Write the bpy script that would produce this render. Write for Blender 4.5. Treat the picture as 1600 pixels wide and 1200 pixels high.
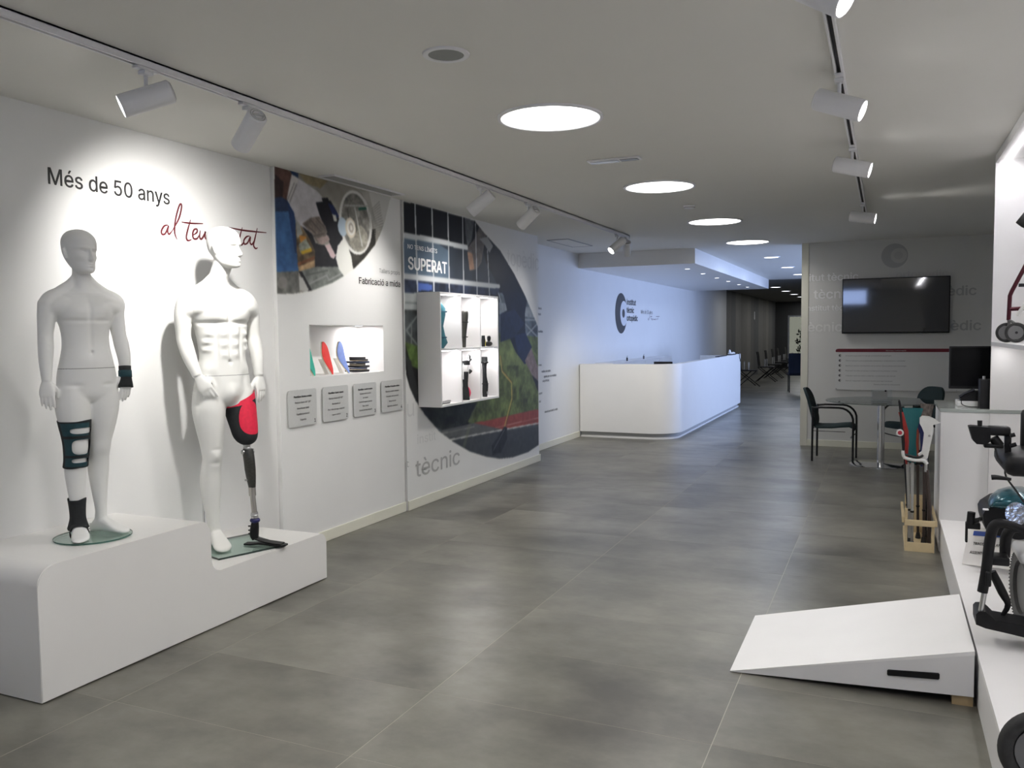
import bpy, bmesh, math, random
import numpy as np
from mathutils import Vector, Matrix
random.seed(7)
rng = np.random.RandomState(5)
for o in list(bpy.data.objects): bpy.data.objects.remove(o)
SC = bpy.context.scene
COL = SC.collection

# ------------------------------------------------------------------ camera, world, exposure
FPX, YAW, PIT, ROL = 1316.6, -0.41766, -0.060436, 0.010028
CAM = np.array([0, 0, 1.55])
_fw = np.array([math.sin(YAW)*math.cos(PIT), math.cos(YAW)*math.cos(PIT), math.sin(PIT)])
_rt = np.array([math.cos(YAW), -math.sin(YAW), 0.0])
_dn = np.cross(_fw, _rt)
_c, _s = math.cos(ROL), math.sin(ROL)
MC = np.array([_c*_rt+_s*_dn, -_s*_rt+_c*_dn, _fw])
cd = bpy.data.cameras.new('camera'); cam = bpy.data.objects.new('camera', cd); COL.objects.link(cam)
cd.sensor_width = 36; cd.lens = 36*FPX/1600; cd.clip_start = .02; cd.clip_end = 200
m3 = Matrix([[MC[0][i], -MC[1][i], -MC[2][i]] for i in range(3)])
cam.matrix_world = Matrix.Translation(CAM.tolist()) @ m3.to_4x4()
SC.camera = cam
w = bpy.data.worlds.new('world'); SC.world = w; w.use_nodes = True
bg = w.node_tree.nodes['Background']
bg.inputs[0].default_value = (.46, .56, 1.0, 1); bg.inputs[1].default_value = 6.8
SC.view_settings.view_transform = 'Standard'
try: SC.view_settings.look = 'None'
except Exception: pass
SC.view_settings.exposure = 0.0; SC.view_settings.gamma = 1.0
SC.view_settings.use_curve_mapping = False
DISC_W, SMALL_W, FAR_W, SPOT_W, RSPOT_W = 17.0, 9.0, 9.0, 52.0, 12.0
H = 2.70

def at(px, py, ax, v):
    d = MC.T @ np.array([px-800, py-600, FPX]); t = (v-CAM[ax])/d[ax]
    return CAM + t*d

# ------------------------------------------------------------------ materials
MATS = {}
def srgb(c):
    return tuple(((x/255)/12.92 if x/255 <= .04045 else ((x/255+.055)/1.055)**2.4) for x in c)
def mat(name, col, rough=.5, metal=0., noise=0., nscale=6., bump=0., bscale=60., spec=.5, emit=0., ecol=None, coat=0., trans=0.):
    if name in MATS: return MATS[name]
    m = bpy.data.materials.new(name); m.use_nodes = True
    nt = m.node_tree; b = nt.nodes['Principled BSDF']
    c = srgb(col) if max(col) > 1.01 else tuple(col)
    b.inputs['Base Color'].default_value = (*c, 1)
    b.inputs['Roughness'].default_value = rough
    b.inputs['Metallic'].default_value = metal
    b.inputs['Specular IOR Level'].default_value = spec
    b.inputs['Coat Weight'].default_value = coat
    tc = nt.nodes.new('ShaderNodeTexCoord')
    if noise > 0:
        n = nt.nodes.new('ShaderNodeTexNoise'); n.inputs['Scale'].default_value = nscale; n.inputs['Detail'].default_value = 5
        nt.links.new(tc.outputs['Object'], n.inputs['Vector'])
        r = nt.nodes.new('ShaderNodeMapRange'); r.inputs[1].default_value = .3; r.inputs[2].default_value = .7
        r.inputs[3].default_value = 1-noise; r.inputs[4].default_value = 1+noise
        nt.links.new(n.outputs[0], r.inputs[0])
        mx = nt.nodes.new('ShaderNodeVectorMath'); mx.operation = 'SCALE'
        mx.inputs[0].default_value = c; nt.links.new(r.outputs[0], mx.inputs['Scale'])
        nt.links.new(mx.outputs[0], b.inputs['Base Color'])
    if bump > 0:
        n2 = nt.nodes.new('ShaderNodeTexNoise'); n2.inputs['Scale'].default_value = bscale; n2.inputs['Detail'].default_value = 3
        nt.links.new(tc.outputs['Object'], n2.inputs['Vector'])
        bp = nt.nodes.new('ShaderNodeBump'); bp.inputs['Strength'].default_value = bump; bp.inputs['Distance'].default_value = .002
        nt.links.new(n2.outputs[0], bp.inputs['Height']); nt.links.new(bp.outputs[0], b.inputs['Normal'])
    if emit > 0:
        b.inputs['Emission Color'].default_value = (*(ecol or (1, 1, 1)), 1); b.inputs['Emission Strength'].default_value = emit
    MATS[name] = m; return m
def glass_mat(name, tint=(.93, .97, .95), fac=.12, rough=.02):
    m = bpy.data.materials.new(name); m.use_nodes = True; nt = m.node_tree; nt.nodes.clear()
    o = nt.nodes.new('ShaderNodeOutputMaterial'); t = nt.nodes.new('ShaderNodeBsdfTransparent'); g = nt.nodes.new('ShaderNodeBsdfGlossy')
    t.inputs[0].default_value = (*tint, 1); g.inputs['Roughness'].default_value = rough
    mx = nt.nodes.new('ShaderNodeMixShader'); lw = nt.nodes.new('ShaderNodeLayerWeight'); lw.inputs[0].default_value = .5; fr = nt.nodes.new('ShaderNodeMath'); fr.operation = 'POWER'; fr.inputs[1].default_value = 4; nt.links.new(lw.outputs['Facing'], fr.inputs[0])
    ad = nt.nodes.new('ShaderNodeMath'); ad.operation = 'MULTIPLY_ADD'; ad.inputs[1].default_value = .75; ad.inputs[2].default_value = .035+.2*fac
    nt.links.new(fr.outputs[0], ad.inputs[0]); nt.links.new(ad.outputs[0], mx.inputs[0])
    nt.links.new(t.outputs[0], mx.inputs[1]); nt.links.new(g.outputs[0], mx.inputs[2]); nt.links.new(mx.outputs[0], o.inputs[0])
    return m
WHITE = mat('white_wall_paint', (.80, .80, .79), .6, noise=.012, nscale=3, bump=.08, bscale=220)
CEIL = mat('ceiling_paint', (.76, .75, .71), .7, noise=.01, nscale=2, bump=.05, bscale=180)
LACQ = mat('white_lacquer', (.83, .82, .80), .38, noise=.01, nscale=4)
LAMW = mat('white_laminate', (.80, .79, .785), .42, noise=.012, nscale=5, bump=.03, bscale=90)
SKIRT = mat('cream_skirting', (.78, .77, .66), .4, noise=.01)
MANQ = mat('mannequin_white', (.80, .80, .77), .42, noise=.01, nscale=3, spec=.4)
MANQ2 = mat('mannequin_grey_white', (.83, .83, .81), .4, noise=.01, nscale=3, spec=.4)
SPOTM = mat('white_metal', (.80, .80, .82), .35, noise=.008, nscale=20)
DARK = mat('black_plastic', (.009, .009, .010), .45, noise=.2, nscale=30, spec=.3)
BLKMET = mat('black_metal', (.012, .012, .014), .3, metal=.3, noise=.15, nscale=40)
RUBBER = mat('dark_rubber', (.03, .03, .03), .7, noise=.2, nscale=40, bump=.3, bscale=200)
CHROME = mat('chrome', (.75, .75, .76), .12, metal=1, noise=.03, nscale=10)
STEEL = mat('brushed_steel', (.55, .55, .55), .32, metal=1, noise=.05, nscale=60)
DKFAB = mat('dark_teal_fabric', (.018, .034, .038), .9, noise=.15, nscale=80, bump=.3, bscale=400)
NEOP = mat('black_neoprene', (.013, .015, .017), .8, noise=.2, nscale=60, bump=.3, bscale=300)
TEALN = mat('teal_neoprene', (.012, .052, .066), .75, noise=.2, nscale=50, bump=.3, bscale=300)
PINK = mat('pink_socket_fabric', (.75, .012, .055), .6, noise=.08, nscale=60, bump=.2, bscale=300)
CARBON = mat('carbon_fibre', (.035, .035, .03), .35, noise=.3, nscale=90)
WOOD = mat('pale_pine', (.62, .50, .30), .55, noise=.12, nscale=9, bump=.1, bscale=60)
WOOD2 = mat('plywood_block', (.45, .33, .18), .6, noise=.12, nscale=20, bump=.1, bscale=60)
BLKINK = mat('black_lettering', (.012, .012, .012), .5, noise=.05)
GREYINK = mat('grey_lettering', (.22, .22, .22), .5, noise=.05)
PALEINK = mat('pale_grey_lettering', (.52, .52, .51), .5, noise=.02)
WHITEINK = mat('white_lettering', (.9, .9, .9), .5, noise=.01)
SILVINK = mat('satin_grey_lettering', (.33, .335, .34), .28, metal=.0, noise=.02, spec=.9)
REDINK = mat('dark_red_lettering', (.11, .009, .014), .5, noise=.08)
GLASS = glass_mat('clear_glass')
GLASSG = glass_mat('green_tinted_glass', (.84, .92, .89), .10)
ACRYL = glass_mat('clear_acrylic', (.95, .97, .98), .05)
def emis(name, col, s):
    m = bpy.data.materials.new(name); m.use_nodes = True; nt = m.node_tree; b = nt.nodes['Principled BSDF']
    b.inputs['Base Color'].default_value = (.8, .8, .8, 1); b.inputs['Emission Color'].default_value = (*col, 1); b.inputs['Emission Strength'].default_value = s
    return m
E_DISC = emis('lit_opal_diffuser', (1, .98, .95), 6)
E_SMALL = emis('lit_small_diffuser', (.95, .97, 1), 5)
E_SPOT = emis('lit_spot_lens', (1, .98, .95), 14)
E_LED = emis('led_strip_glow', (1, .98, 1), 9)

# ------------------------------------------------------------------ mesh helpers
def world_of(o):
    if o is None: return Matrix.Identity(4)
    return world_of(o.parent) @ (o.matrix_parent_inverse if o.parent else Matrix.Identity(4)) @ o.matrix_basis
def link(o, parent=None, local=False):
    COL.objects.link(o)
    if parent is not None:
        o.parent = parent
        if not local: o.matrix_parent_inverse = world_of(parent).inverted()
    return o
def obj(name, bm, m, parent=None, local=False, smooth=False, kind=None, label=None):
    me = bpy.data.meshes.new(name)
    bmesh.ops.recalc_face_normals(bm, faces=bm.faces)
    bm.to_mesh(me); bm.free()
    if isinstance(m, (list, tuple)):
        for q in m: me.materials.append(q)
    else: me.materials.append(m)
    if smooth:
        me.polygons.foreach_set('use_smooth', [True]*len(me.polygons))
        try: me.set_sharp_from_angle(angle=math.radians(smooth if smooth is not True else 40))
        except Exception: pass
    o = bpy.data.objects.new(name, me); link(o, parent, local)
    if kind: o['kind'] = kind
    if label: o['label'] = label
    return o
def thing(name, label, cat, loc=(0, 0, 0), rz=0., group=None):
    o = bpy.data.objects.new(name, None); COL.objects.link(o); o.empty_display_size = .1
    o.location = loc; o.rotation_euler = (0, 0, rz); o['label'] = label; o['category'] = cat
    if group: o['group'] = group
    return o
def tag(o, label, cat, group=None):
    o['label'] = label; o['category'] = cat
    if group: o['group'] = group
    return o
def struct(name, bm, m, parent=None, **k):
    return obj(name, bm, m, parent, kind='structure', **k)
def copy_tree(o, parent=None):
    c = o.copy(); COL.objects.link(c)
    if parent is not None: c.parent = parent
    for ch in list(o.children): copy_tree(ch, c)
    return c
def box(bm, x0, x1, y0, y1, z0, z1, bev=0., mat_i=0, seg=2):
    r = bmesh.ops.create_cube(bm, size=1)
    vs = r['verts']
    bmesh.ops.scale(bm, vec=(abs(x1-x0), abs(y1-y0), abs(z1-z0)), verts=vs)
    bmesh.ops.translate(bm, vec=((x0+x1)/2, (y0+y1)/2, (z0+z1)/2), verts=vs)
    if bev > 0:
        es = list({e for v in vs for e in v.link_edges})
        bmesh.ops.bevel(bm, geom=es, offset=bev, segments=seg, profile=.5, affect='EDGES')
    return vs
def B(*a, **k):
    bm = bmesh.new(); box(bm, *a, **k); return bm
def frame_for(d):
    d = Vector(d).normalized(); up = Vector((0, 0, 1)) if abs(d.z) < .95 else Vector((1, 0, 0))
    a = d.cross(up).normalized(); b = a.cross(d).normalized(); return a, b
def ring(bm, c, a, b, ra, rb, n=16, ex=2.):
    vs = []
    for i in range(n):
        t = 2*math.pi*i/n; ct, st = math.cos(t), math.sin(t)
        k = 1/((abs(ct)**ex+abs(st)**ex)**(1/ex))
        vs.append(bm.verts.new(Vector(c)+a*(ra*k*ct)+b*(rb*k*st)))
    return vs
def skin_rings(bm, rings, cap=True, closed=False):
    n = len(rings[0]); L = len(rings)
    for j in range(L if closed else L-1):
        r0, r1 = rings[j], rings[(j+1) % L]
        for i in range(n): bm.faces.new((r0[i], r0[(i+1) % n], r1[(i+1) % n], r1[i]))
    if cap and not closed:
        bm.faces.new(rings[0][::-1]); bm.faces.new(rings[-1])
def cr(pts, k=4):
    P = [np.array(p, float) for p in pts]; out = []
    for i in range(len(P)-1):
        p0 = P[max(i-1, 0)]; p1 = P[i]; p2 = P[i+1]; p3 = P[min(i+2, len(P)-1)]
        for j in range(k):
            t = j/k
            out.append(.5*((2*p1)+(-p0+p2)*t+(2*p0-5*p1+4*p2-p3)*t*t+(-p0+3*p1-3*p2+p3)*t**3))
    out.append(P[-1]); return out
def tube(bm, pts, r, n=10, smooth=0, flat=1., cap=True):
    """tube through pts; r scalar or list (radius per point); flat scales second axis"""
    rr = [r]*len(pts) if not hasattr(r, '__len__') else list(r)
    P = [list(p)+[q] for p, q in zip(pts, rr)]
    if smooth: P = cr(P, smooth)
    P = [(Vector(p[:3]), float(p[3])) for p in P]
    rings = []; a = None
    for i, (p, q) in enumerate(P):
        d = (P[min(i+1, len(P)-1)][0]-P[max(i-1, 0)][0]).normalized()
        if a is None: a, b = frame_for(d)
        else:
            a = (a-d*a.dot(d)).normalized(); b = a.cross(d).normalized()
        rings.append(ring(bm, p, a, b, q, q*flat, n))
    skin_rings(bm, rings, cap)
def cyl(bm, p0, p1, r0, r1=None, n=24):
    tube(bm, [p0, p1], [r0, r0 if r1 is None else r1], n)
def lathe(bm, prof, c=(0, 0, 0), n=32, axis='z', closed=False):
    rings = []
    for r, h in prof:
        vs = []
        for i in range(n):
            t = 2*math.pi*i/n
            if axis == 'z': v = (c[0]+r*math.cos(t), c[1]+r*math.sin(t), c[2]+h)
            elif axis == 'y': v = (c[0]+r*math.cos(t), c[1]+h, c[2]+r*math.sin(t))
            else: v = (c[0]+h, c[1]+r*math.cos(t), c[2]+r*math.sin(t))
            vs.append(bm.verts.new(v))
        rings.append(vs)
    skin_rings(bm, rings, closed=closed)
def torus(bm, c, axis, R, r, n=40, k=10):
    a, b = frame_for(axis); ax = Vector(axis).normalized(); rings = []
    for i in range(n):
        t = 2*math.pi*i/n; d = a*math.cos(t)+b*math.sin(t)
        rings.append([bm.verts.new(Vector(c)+d*(R+r*math.cos(2*math.pi*j/k))+ax*(r*math.sin(2*math.pi*j/k))) for j in range(k)])
    skin_rings(bm, rings, closed=True)
def prism(bm, poly, vec):
    """poly: list of 3D points, extruded by vec"""
    v0 = [bm.verts.new(p) for p in poly]; v1 = [bm.verts.new(Vector(p)+Vector(vec)) for p in poly]
    n = len(poly); bm.faces.new(v0); bm.faces.new(v1[::-1])
    for i in range(n): bm.faces.new((v0[i], v1[i], v1[(i+1) % n], v0[(i+1) % n]))
def rrect(w, h, r, k=5, cx=0, cy=0):
    out = []
    for sx, sy, a0 in ((1, 1, 0), (-1, 1, 90), (-1, -1, 180), (1, -1, 270)):
        for i in range(k+1):
            a = math.radians(a0+90*i/k); out.append((cx+sx*(w/2-r)+r*math.cos(a), cy+sy*(h/2-r)+r*math.sin(a)))
    return out
FONT = None
for fn_ in ('Inter.woff2',):
    try: FONT = bpy.data.fonts.load(bpy.utils.system_resource('DATAFILES', path='fonts')+'/'+fn_)
    except Exception: FONT = None
def text(s, name, loc, size, m, wall='x', parent=None, xs=1., align='LEFT', depth=.001, bold=0., local=False, label=None, spacing=1.):
    cu = bpy.data.curves.new(name, 'FONT'); cu.body = s; cu.size = size; cu.extrude = 0; cu.align_x = align
    cu.resolution_u = 3; cu.space_character = spacing
    if FONT: cu.font = FONT
    t = bpy.data.objects.new(name, cu); COL.objects.link(t)
    dg = bpy.context.evaluated_depsgraph_get(); me = bpy.data.meshes.new_from_object(t.evaluated_get(dg))
    COL.objects.unlink(t); bpy.data.objects.remove(t)
    # strokes of a glyph overlap: give each its own hair of height so that they never coincide
    nv = len(me.vertices); lab = list(range(nv))
    def root(a):
        while lab[a] != a: lab[a] = lab[lab[a]]; a = lab[a]
        return a
    for e in me.edges: lab[root(e.vertices[0])] = root(e.vertices[1])
    ids = {}
    for v in me.vertices: v.co.z += .00008*(ids.setdefault(root(v.index), len(ids)) % 4)
    if wall == 'x': R = Matrix(((0, 0, 1), (1, 0, 0), (0, 1, 0))).to_4x4()
    elif wall == 'y': R = Matrix(((1, 0, 0), (0, 0, -1), (0, 1, 0))).to_4x4()
    else: R = wall
    me.transform(Matrix.Translation(loc) @ R @ Matrix.Diagonal((xs, 1, 1, 1)))
    if bold > 0:      # heavier strokes: the same glyphs again, shifted a little to both sides
        bb = bmesh.new()
        for k_, (dx, dz) in enumerate(((0, 0), (-1, 0), (1, 0), (0, -.7), (0, .7))):
            t2 = me.copy(); v_ = Matrix(R.to_3x3()) @ Vector((dx*bold, dz*bold, k_*.00035)); t2.transform(Matrix.Translation(v_)); bb.from_mesh(t2); bpy.data.meshes.remove(t2)
        bb.to_mesh(me); bb.free()
    me.materials.clear(); me.materials.append(m)
    o = bpy.data.objects.new(name, me); link(o, parent, local)
    if label: o['label'] = label
    return o
def text_width(s, size=1.):
    cu = bpy.data.curves.new('tw', 'FONT'); cu.body = s; cu.size = size
    if FONT: cu.font = FONT
    t = bpy.data.objects.new('tw', cu); COL.objects.link(t); bpy.context.view_layer.update()
    v = t.dimensions.x; COL.objects.unlink(t); bpy.data.objects.remove(t); bpy.data.curves.remove(cu); return v
def area(name, loc, size, power, col, parent, shape='DISK', rot=(0, 0, 0), sy=None, spread=math.pi):
    l = bpy.data.lights.new(name, 'AREA'); l.shape = shape; l.size = size; l.energy = power; l.color = col; l.spread = spread
    if sy: l.size_y = sy
    o = bpy.data.objects.new(name, l); COL.objects.link(o); o.location = loc; o.rotation_euler = rot
    if parent: o.parent = parent
    return o

# ------------------------------------------------------------------ the setting
XG = [-4.18, -2.98, -1.78, -.575, .625, 1.825]
fl = struct('floor', B(-4.6, 3, -2.6, 40, -.12, -.0004), mat('grout', (.38, .36, .30), .7, noise=.05))
tile = bpy.data.materials.new('grey_stone_tile'); tile.use_nodes = True
nt = tile.node_tree; bs = nt.nodes['Principled BSDF']; bs.inputs['Roughness'].default_value = .36
geo = nt.nodes.new('ShaderNodeNewGeometry'); oi = nt.nodes.new('ShaderNodeObjectInfo')
mp = nt.nodes.new('ShaderNodeMapping'); mp.inputs['Scale'].default_value = (.75, .95, 1); nt.links.new(geo.outputs['Position'], mp.inputs['Vector'])
cv = nt.nodes.new('ShaderNodeCombineXYZ'); ml = nt.nodes.new('ShaderNodeMath'); ml.operation = 'MULTIPLY'; ml.inputs[1].default_value = .5
nt.links.new(oi.outputs['Random'], ml.inputs[0]); nt.links.new(ml.outputs[0], cv.inputs[2]); nt.links.new(cv.outputs[0], mp.inputs['Location'])
n1 = nt.nodes.new('ShaderNodeTexNoise'); n1.inputs['Scale'].default_value = 1.5; n1.inputs['Detail'].default_value = 9; n1.inputs['Roughness'].default_value = .60
nt.links.new(mp.outputs[0], n1.inputs['Vector'])
rp = nt.nodes.new('ShaderNodeValToRGB'); rp.color_ramp.elements[0].position = .33; rp.color_ramp.elements[0].color = (*srgb((84, 82, 76)), 1)
rp.color_ramp.elements[1].position = .68; rp.color_ramp.elements[1].color = (*srgb((134, 132, 122)), 1)
nt.links.new(n1.outputs[0], rp.inputs[0])
mr = nt.nodes.new('ShaderNodeMapRange'); mr.inputs[3].default_value = .975; mr.inputs[4].default_value = 1.02; nt.links.new(oi.outputs['Random'], mr.inputs[0])
sc_ = nt.nodes.new('ShaderNodeVectorMath'); sc_.operation = 'SCALE'; nt.links.new(rp.outputs[0], sc_.inputs[0]); nt.links.new(mr.outputs[0], sc_.inputs['Scale'])
n3 = nt.nodes.new('ShaderNodeTexNoise'); n3.inputs['Scale'].default_value = 9; n3.inputs['Detail'].default_value = 6; n3.inputs['Roughness'].default_value = .7; nt.links.new(mp.outputs[0], n3.inputs['Vector'])
mr3 = nt.nodes.new('ShaderNodeMapRange'); mr3.inputs[1].default_value = .3; mr3.inputs[2].default_value = .7; mr3.inputs[3].default_value = .90; mr3.inputs[4].default_value = 1.10; nt.links.new(n3.outputs[0], mr3.inputs[0])
sc3 = nt.nodes.new('ShaderNodeVectorMath'); sc3.operation = 'SCALE'; nt.links.new(sc_.outputs[0], sc3.inputs[0]); nt.links.new(mr3.outputs[0], sc3.inputs['Scale'])
nt.links.new(sc3.outputs[0], bs.inputs['Base Color'])
mr2 = nt.nodes.new('ShaderNodeMapRange'); mr2.inputs[3].default_value = .37; mr2.inputs[4].default_value = .29; mr2.clamp = True; nt.links.new(n1.outputs[0], mr2.inputs[0]); nt.links.new(mr2.outputs[0], bs.inputs['Roughness'])
g = .0018
tm = {}
for j in range(-7, 38):
    y0 = 2.51+.6*j
    for i in range(5):
        if y0 < .7 and i < 4 and y0 < -2.5: continue
        wx = XG[i+1]-XG[i]
        key = round(wx, 3)
        if key not in tm:
            o = obj('floor_tile', B(g, wx-g, g*.7, .6-g*.7, -.0004, 0), tile, fl, kind='structure'); tm[key] = o
        else:
            o = tm[key].copy(); COL.objects.link(o)
        o.location = (XG[i], y0, 0)
bm = bmesh.new()
for j in range(38, 63):
    for i in range(4): box(bm, XG[i]+g, XG[i+1]-g, 2.51+.6*j+g, 2.51+.6*(j+1)-g, -.0006, 0)
o = obj('floor_tile', bm, tile, fl); o['kind'] = 'stuff'

struct('ceiling', B(-4.6, 3, -2.6, 20.0, H, H+.15), CEIL)
struct('ceiling', B(-4.6, 3, 20.0, 37, H, H+.15), mat('unlit_ceiling_tone', (.20, .195, .185), .8, noise=.02))  # the far ceiling's lack of light is put into a darker colour
XT, XP, X2, XR = -3.86, -3.83, -3.815, -4.15
struct('wall_left', B(-4.5, XT, -2.5, 4.665, 0, H), WHITE)
# panel with the niche
NY0, NY1, NZ0, NZ1 = 5.01, 5.995, 1.243, 1.624
bm = bmesh.new()
box(bm, -4.5, XP, 4.668, NY0, 0, H); box(bm, -4.5, XP, NY1, 6.30, 0, H)
box(bm, -4.5, XP, NY0, NY1, 0, NZ0); box(bm, -4.5, XP, NY0, NY1, NZ1, H)
box(bm, -4.5, -4.09, NY0, NY1, NZ0, NZ1)
pan1 = struct('wall_left', bm, WHITE)
struct('wall_left', B(-4.5, -3.865, 6.3005, 6.318, 0, H), WHITE)
pan2 = struct('wall_left', B(-4.5, X2, 6.3185, 9.39, 0, H), WHITE)
wall3 = struct('wall_left', B(-4.6, XR, 9.3905, 24.4, 0, H), WHITE)
# dark end of the corridor: vertical wall boards
wd = struct('wall_left', B(-4.7, XR-.03, 24.4, 36.2, 0, H), mat('dark_wall_back', (.10, .10, .095), .8, noise=.03))
ydv = 24.4; k = 0
while ydv < 36:
    wdt = [.9, .7, 1.1, 1.2][k % 4]
    tone = [(.20, .195, .185), (.15, .15, .15), (.25, .24, .22), (.22, .21, .19), (.27, .255, .23)][k % 5]
    obj('wall_board', B(XR-.03, XR, ydv+.006, min(ydv+wdt, 36.2)-.006, 0, H), mat('wall_board_%d' % (k % 5), tone, .7, noise=.05), wd); ydv += wdt; k += 1
struct('wall_back', B(-4.5, -3.66, 36.0, 36.15, 0, H), mat('dark_end_wall', (.06, .06, .06), .8, noise=.03))
struct('wall_back', B(-3.66, -1.2, 36.0, 36.15, 2.15, H), MATS['dark_end_wall'])
struct('wall_back', B(-1.6, -1.2, 36.0, 36.15, 0, 2.15), MATS['dark_end_wall'])
d1 = struct('door_1', B(-3.66, -3.60, 36.02, 36.10, 0, 2.15), STEEL)
obj('frame', B(-3.60, -1.6, 36.02, 36.10, 2.09, 2.15), STEEL, d1); obj('frame', B(-2.66, -2.6, 36.02, 36.10, 0, 2.09), STEEL, d1)
GT = glass_mat('dimming_tint_glass', (.27, .25, .17), .06)  # tint added to dim the bright sky behind the far door
obj('glass_pane', B(-3.60, -2.66, 36.055, 36.065, 0, 2.09), GT, d1); obj('glass_pane', B(-2.6, -1.6, 36.055, 36.065, 0, 2.09), GT, d1)
struct('wall_right', B(-1.25, -1.1, 20.0, 36.15, 0, H), mat('dark_side_wall', (.12, .12, .115), .8, noise=.03))
struct('wall_right', B(-1.1, 2.2, 20.0, 20.15, 0, H), WHITE)
# reception window wall on the right, behind the TV wall
WX = 1.9
bm = bmesh.new(); box(bm, WX, WX+.15, 12.05, 20.0, 0, .25); box(bm, WX, WX+.15, 12.05, 20.0, 2.6, H)
struct('wall_right', bm, WHITE)
w1 = struct('window_1', B(WX+.03, WX+.10, 12.05, 20.0, .25, .30), STEEL)
obj('frame', B(WX+.03, WX+.10, 12.05, 20.0, 2.55, 2.6), STEEL, w1)
for k in range(6):
    yy = 12.05+k*1.58
    obj('mullion', B(WX+.03, WX+.10, yy, yy+.05, .30, 2.55), STEEL, w1)
    if k < 5: obj('glass_pane', B(WX+.06, WX+.068, yy+.05, yy+1.58, .30, 2.55), GLASS, w1)
tvw = struct('wall_tv', B(-.95, 2.05, 11.9, 12.05, 0, H), mat('grey_wall_paint', (.69, .69, .675), .6, noise=.012, nscale=3, bump=.08, bscale=220))
tvw.name = 'wall_right'
struct('trim_1', B(-1.04, -.951, 11.893, 12.05, 0, H), mat('corner_post_paint', (.74, .73, .64), .55, noise=.01))
struct('wall_right', B(1.45, 1.6, -2.5, 6.6, 0, H), WHITE)
struct('wall_right', B(1.9, 2.05, 6.6, 11.9, 0, H), WHITE)
struct('wall_right', B(1.6, 2.05, 6.45, 6.6, 0, H), WHITE)
# wall behind the photographer with a shop window
bm = bmesh.new()
box(bm, -4.5, -2.3, -2.6, -2.5, 0, H); box(bm, -.50, 1.6, -2.6, -2.5, 0, H); box(bm, -2.3, -.50, -2.6, -2.5, 0, 2.28); box(bm, -2.3, -.50, -2.6, -2.5, 2.67, H)
struct('wall_front', bm, WHITE)
w2 = struct('window_2', B(-2.3, -2.27, -2.57, -2.53, 2.28, 2.67), STEEL)
obj('frame', B(-.53, -.50, -2.57, -2.53, 2.28, 2.67), STEEL, w2); obj('glass_pane', B(-2.27, -.53, -2.553, -2.547, 2.28, 2.67), GLASS, w2)
for nm, loc, sx, sy, rot in (('portal_light', (WX+.12, 16.0, 1.42), 7.9, 2.3, (0, math.radians(90), 0)),
                             ('portal_light', (-1.4, -2.62, 2.475), 1.8, .38, (math.radians(-90), 0, 0)),
                             ('portal_light', (-2.6, 36.2, 1.05), 2.0, 2.1, (math.radians(90), 0, 0))):
    o = area(nm, loc, sx, 1, (1, 1, 1), None, 'RECTANGLE', rot, sy)
    if abs(loc[0]-WX) < .5: o.data.size, o.data.size_y = 2.3, 7.9
    o.data.cycles.is_portal = True
# skirting boards
def skirt(name, x0, x1, y0, y1):
    return struct(name, B(x0, x1, y0, y1, 0, .085, bev=.004), SKIRT)
skirt('baseboard_left', XP+.0005, XP+.013, 4.40, 6.30)
skirt('baseboard_left', X2+.0005, X2+.013, 6.3185, 9.41)
skirt('baseboard_left', XR+.0005, XR+.013, 9.4, 11.80)
skirt('baseboard_back', -.95, 1.9, 11.886, 11.8995)
skirt('baseboard_left', XT+.0005, XT+.012, -2.4, 2.35)

# reception canopy (dropped ceiling box) and its downlights
can = thing('reception_canopy', 'white dropped ceiling box hanging over the reception counter', 'canopy', (-3.3, 15.8, 2.49))
obj('shell', B(-4.149, -2.44, 11.80, 19.84, 2.49, 2.6995), LACQ, can)
NUMW = ['first', 'second', 'third', 'fourth', 'fifth', 'sixth']
for k, yy in enumerate((12.77, 13.96, 15.20, 16.39, 17.64, 18.79)):
    t = thing('downlight', 'small round downlight in the reception canopy, %s from its front edge' % NUMW[k], 'downlight', (-2.754, yy, 2.486), group='downlights under the reception canopy')
    bm = bmesh.new(); lathe(bm, [(.048, 0), (.048, .0035), (.036, .0035), (.036, 0)], n=20, closed=True)
    obj('trim_ring', bm, SPOTM, t, True)
    bm = bmesh.new(); lathe(bm, [(.035, .0005), (.035, .0035)], n=20); obj('lens', bm, E_SMALL, t, True)

# big round ceiling lights
def disc_light(x, y, r, em, pw, col, label, group):
    t = thing('round_ceiling_light', label, 'ceiling light', (x, y, H-.012), group=group)
    bm = bmesh.new(); lathe(bm, [(r+.022, .0115), (r+.02, .002), (r+.004, 0), (r, .004), (r, .0115)], n=56)
    obj('rim', bm, SPOTM, t, True, smooth=35)
    bm = bmesh.new(); lathe(bm, [(r-.0005, .005), (r-.0005, .0115)], n=56); obj('diffuser', bm, em, t, True)
    if pw: area('lamp_light', (0, 0, -.004), r*2, pw, col, t, spread=math.radians(150) if r > .2 else math.pi)
    return t
for k, y in enumerate((1.92, 4.28, 6.66, 9.02, 11.31)):
    disc_light(-1.66, y, .262, E_DISC, DISC_W*(1.2, 1, .85, .6, .5)[k], (1, .97, .92), ['large glowing round ceiling light just above the frame, over the near floor', 'largest glowing round ceiling light, nearest in view', 'large glowing round ceiling light, second in view', 'large glowing round ceiling light, third in view', 'large glowing round ceiling light beside the canopy corner'][k], 'large round ceiling lights')
for k, y in enumerate((13.8, 16.15, 18.33)):
    disc_light(-1.66, y, .11, E_SMALL, SMALL_W, (.62, .74, 1), 'small round ceiling light past the large ones, %s of three' % ['nearest', 'middle', 'farthest'][k], 'small round ceiling lights')
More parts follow.
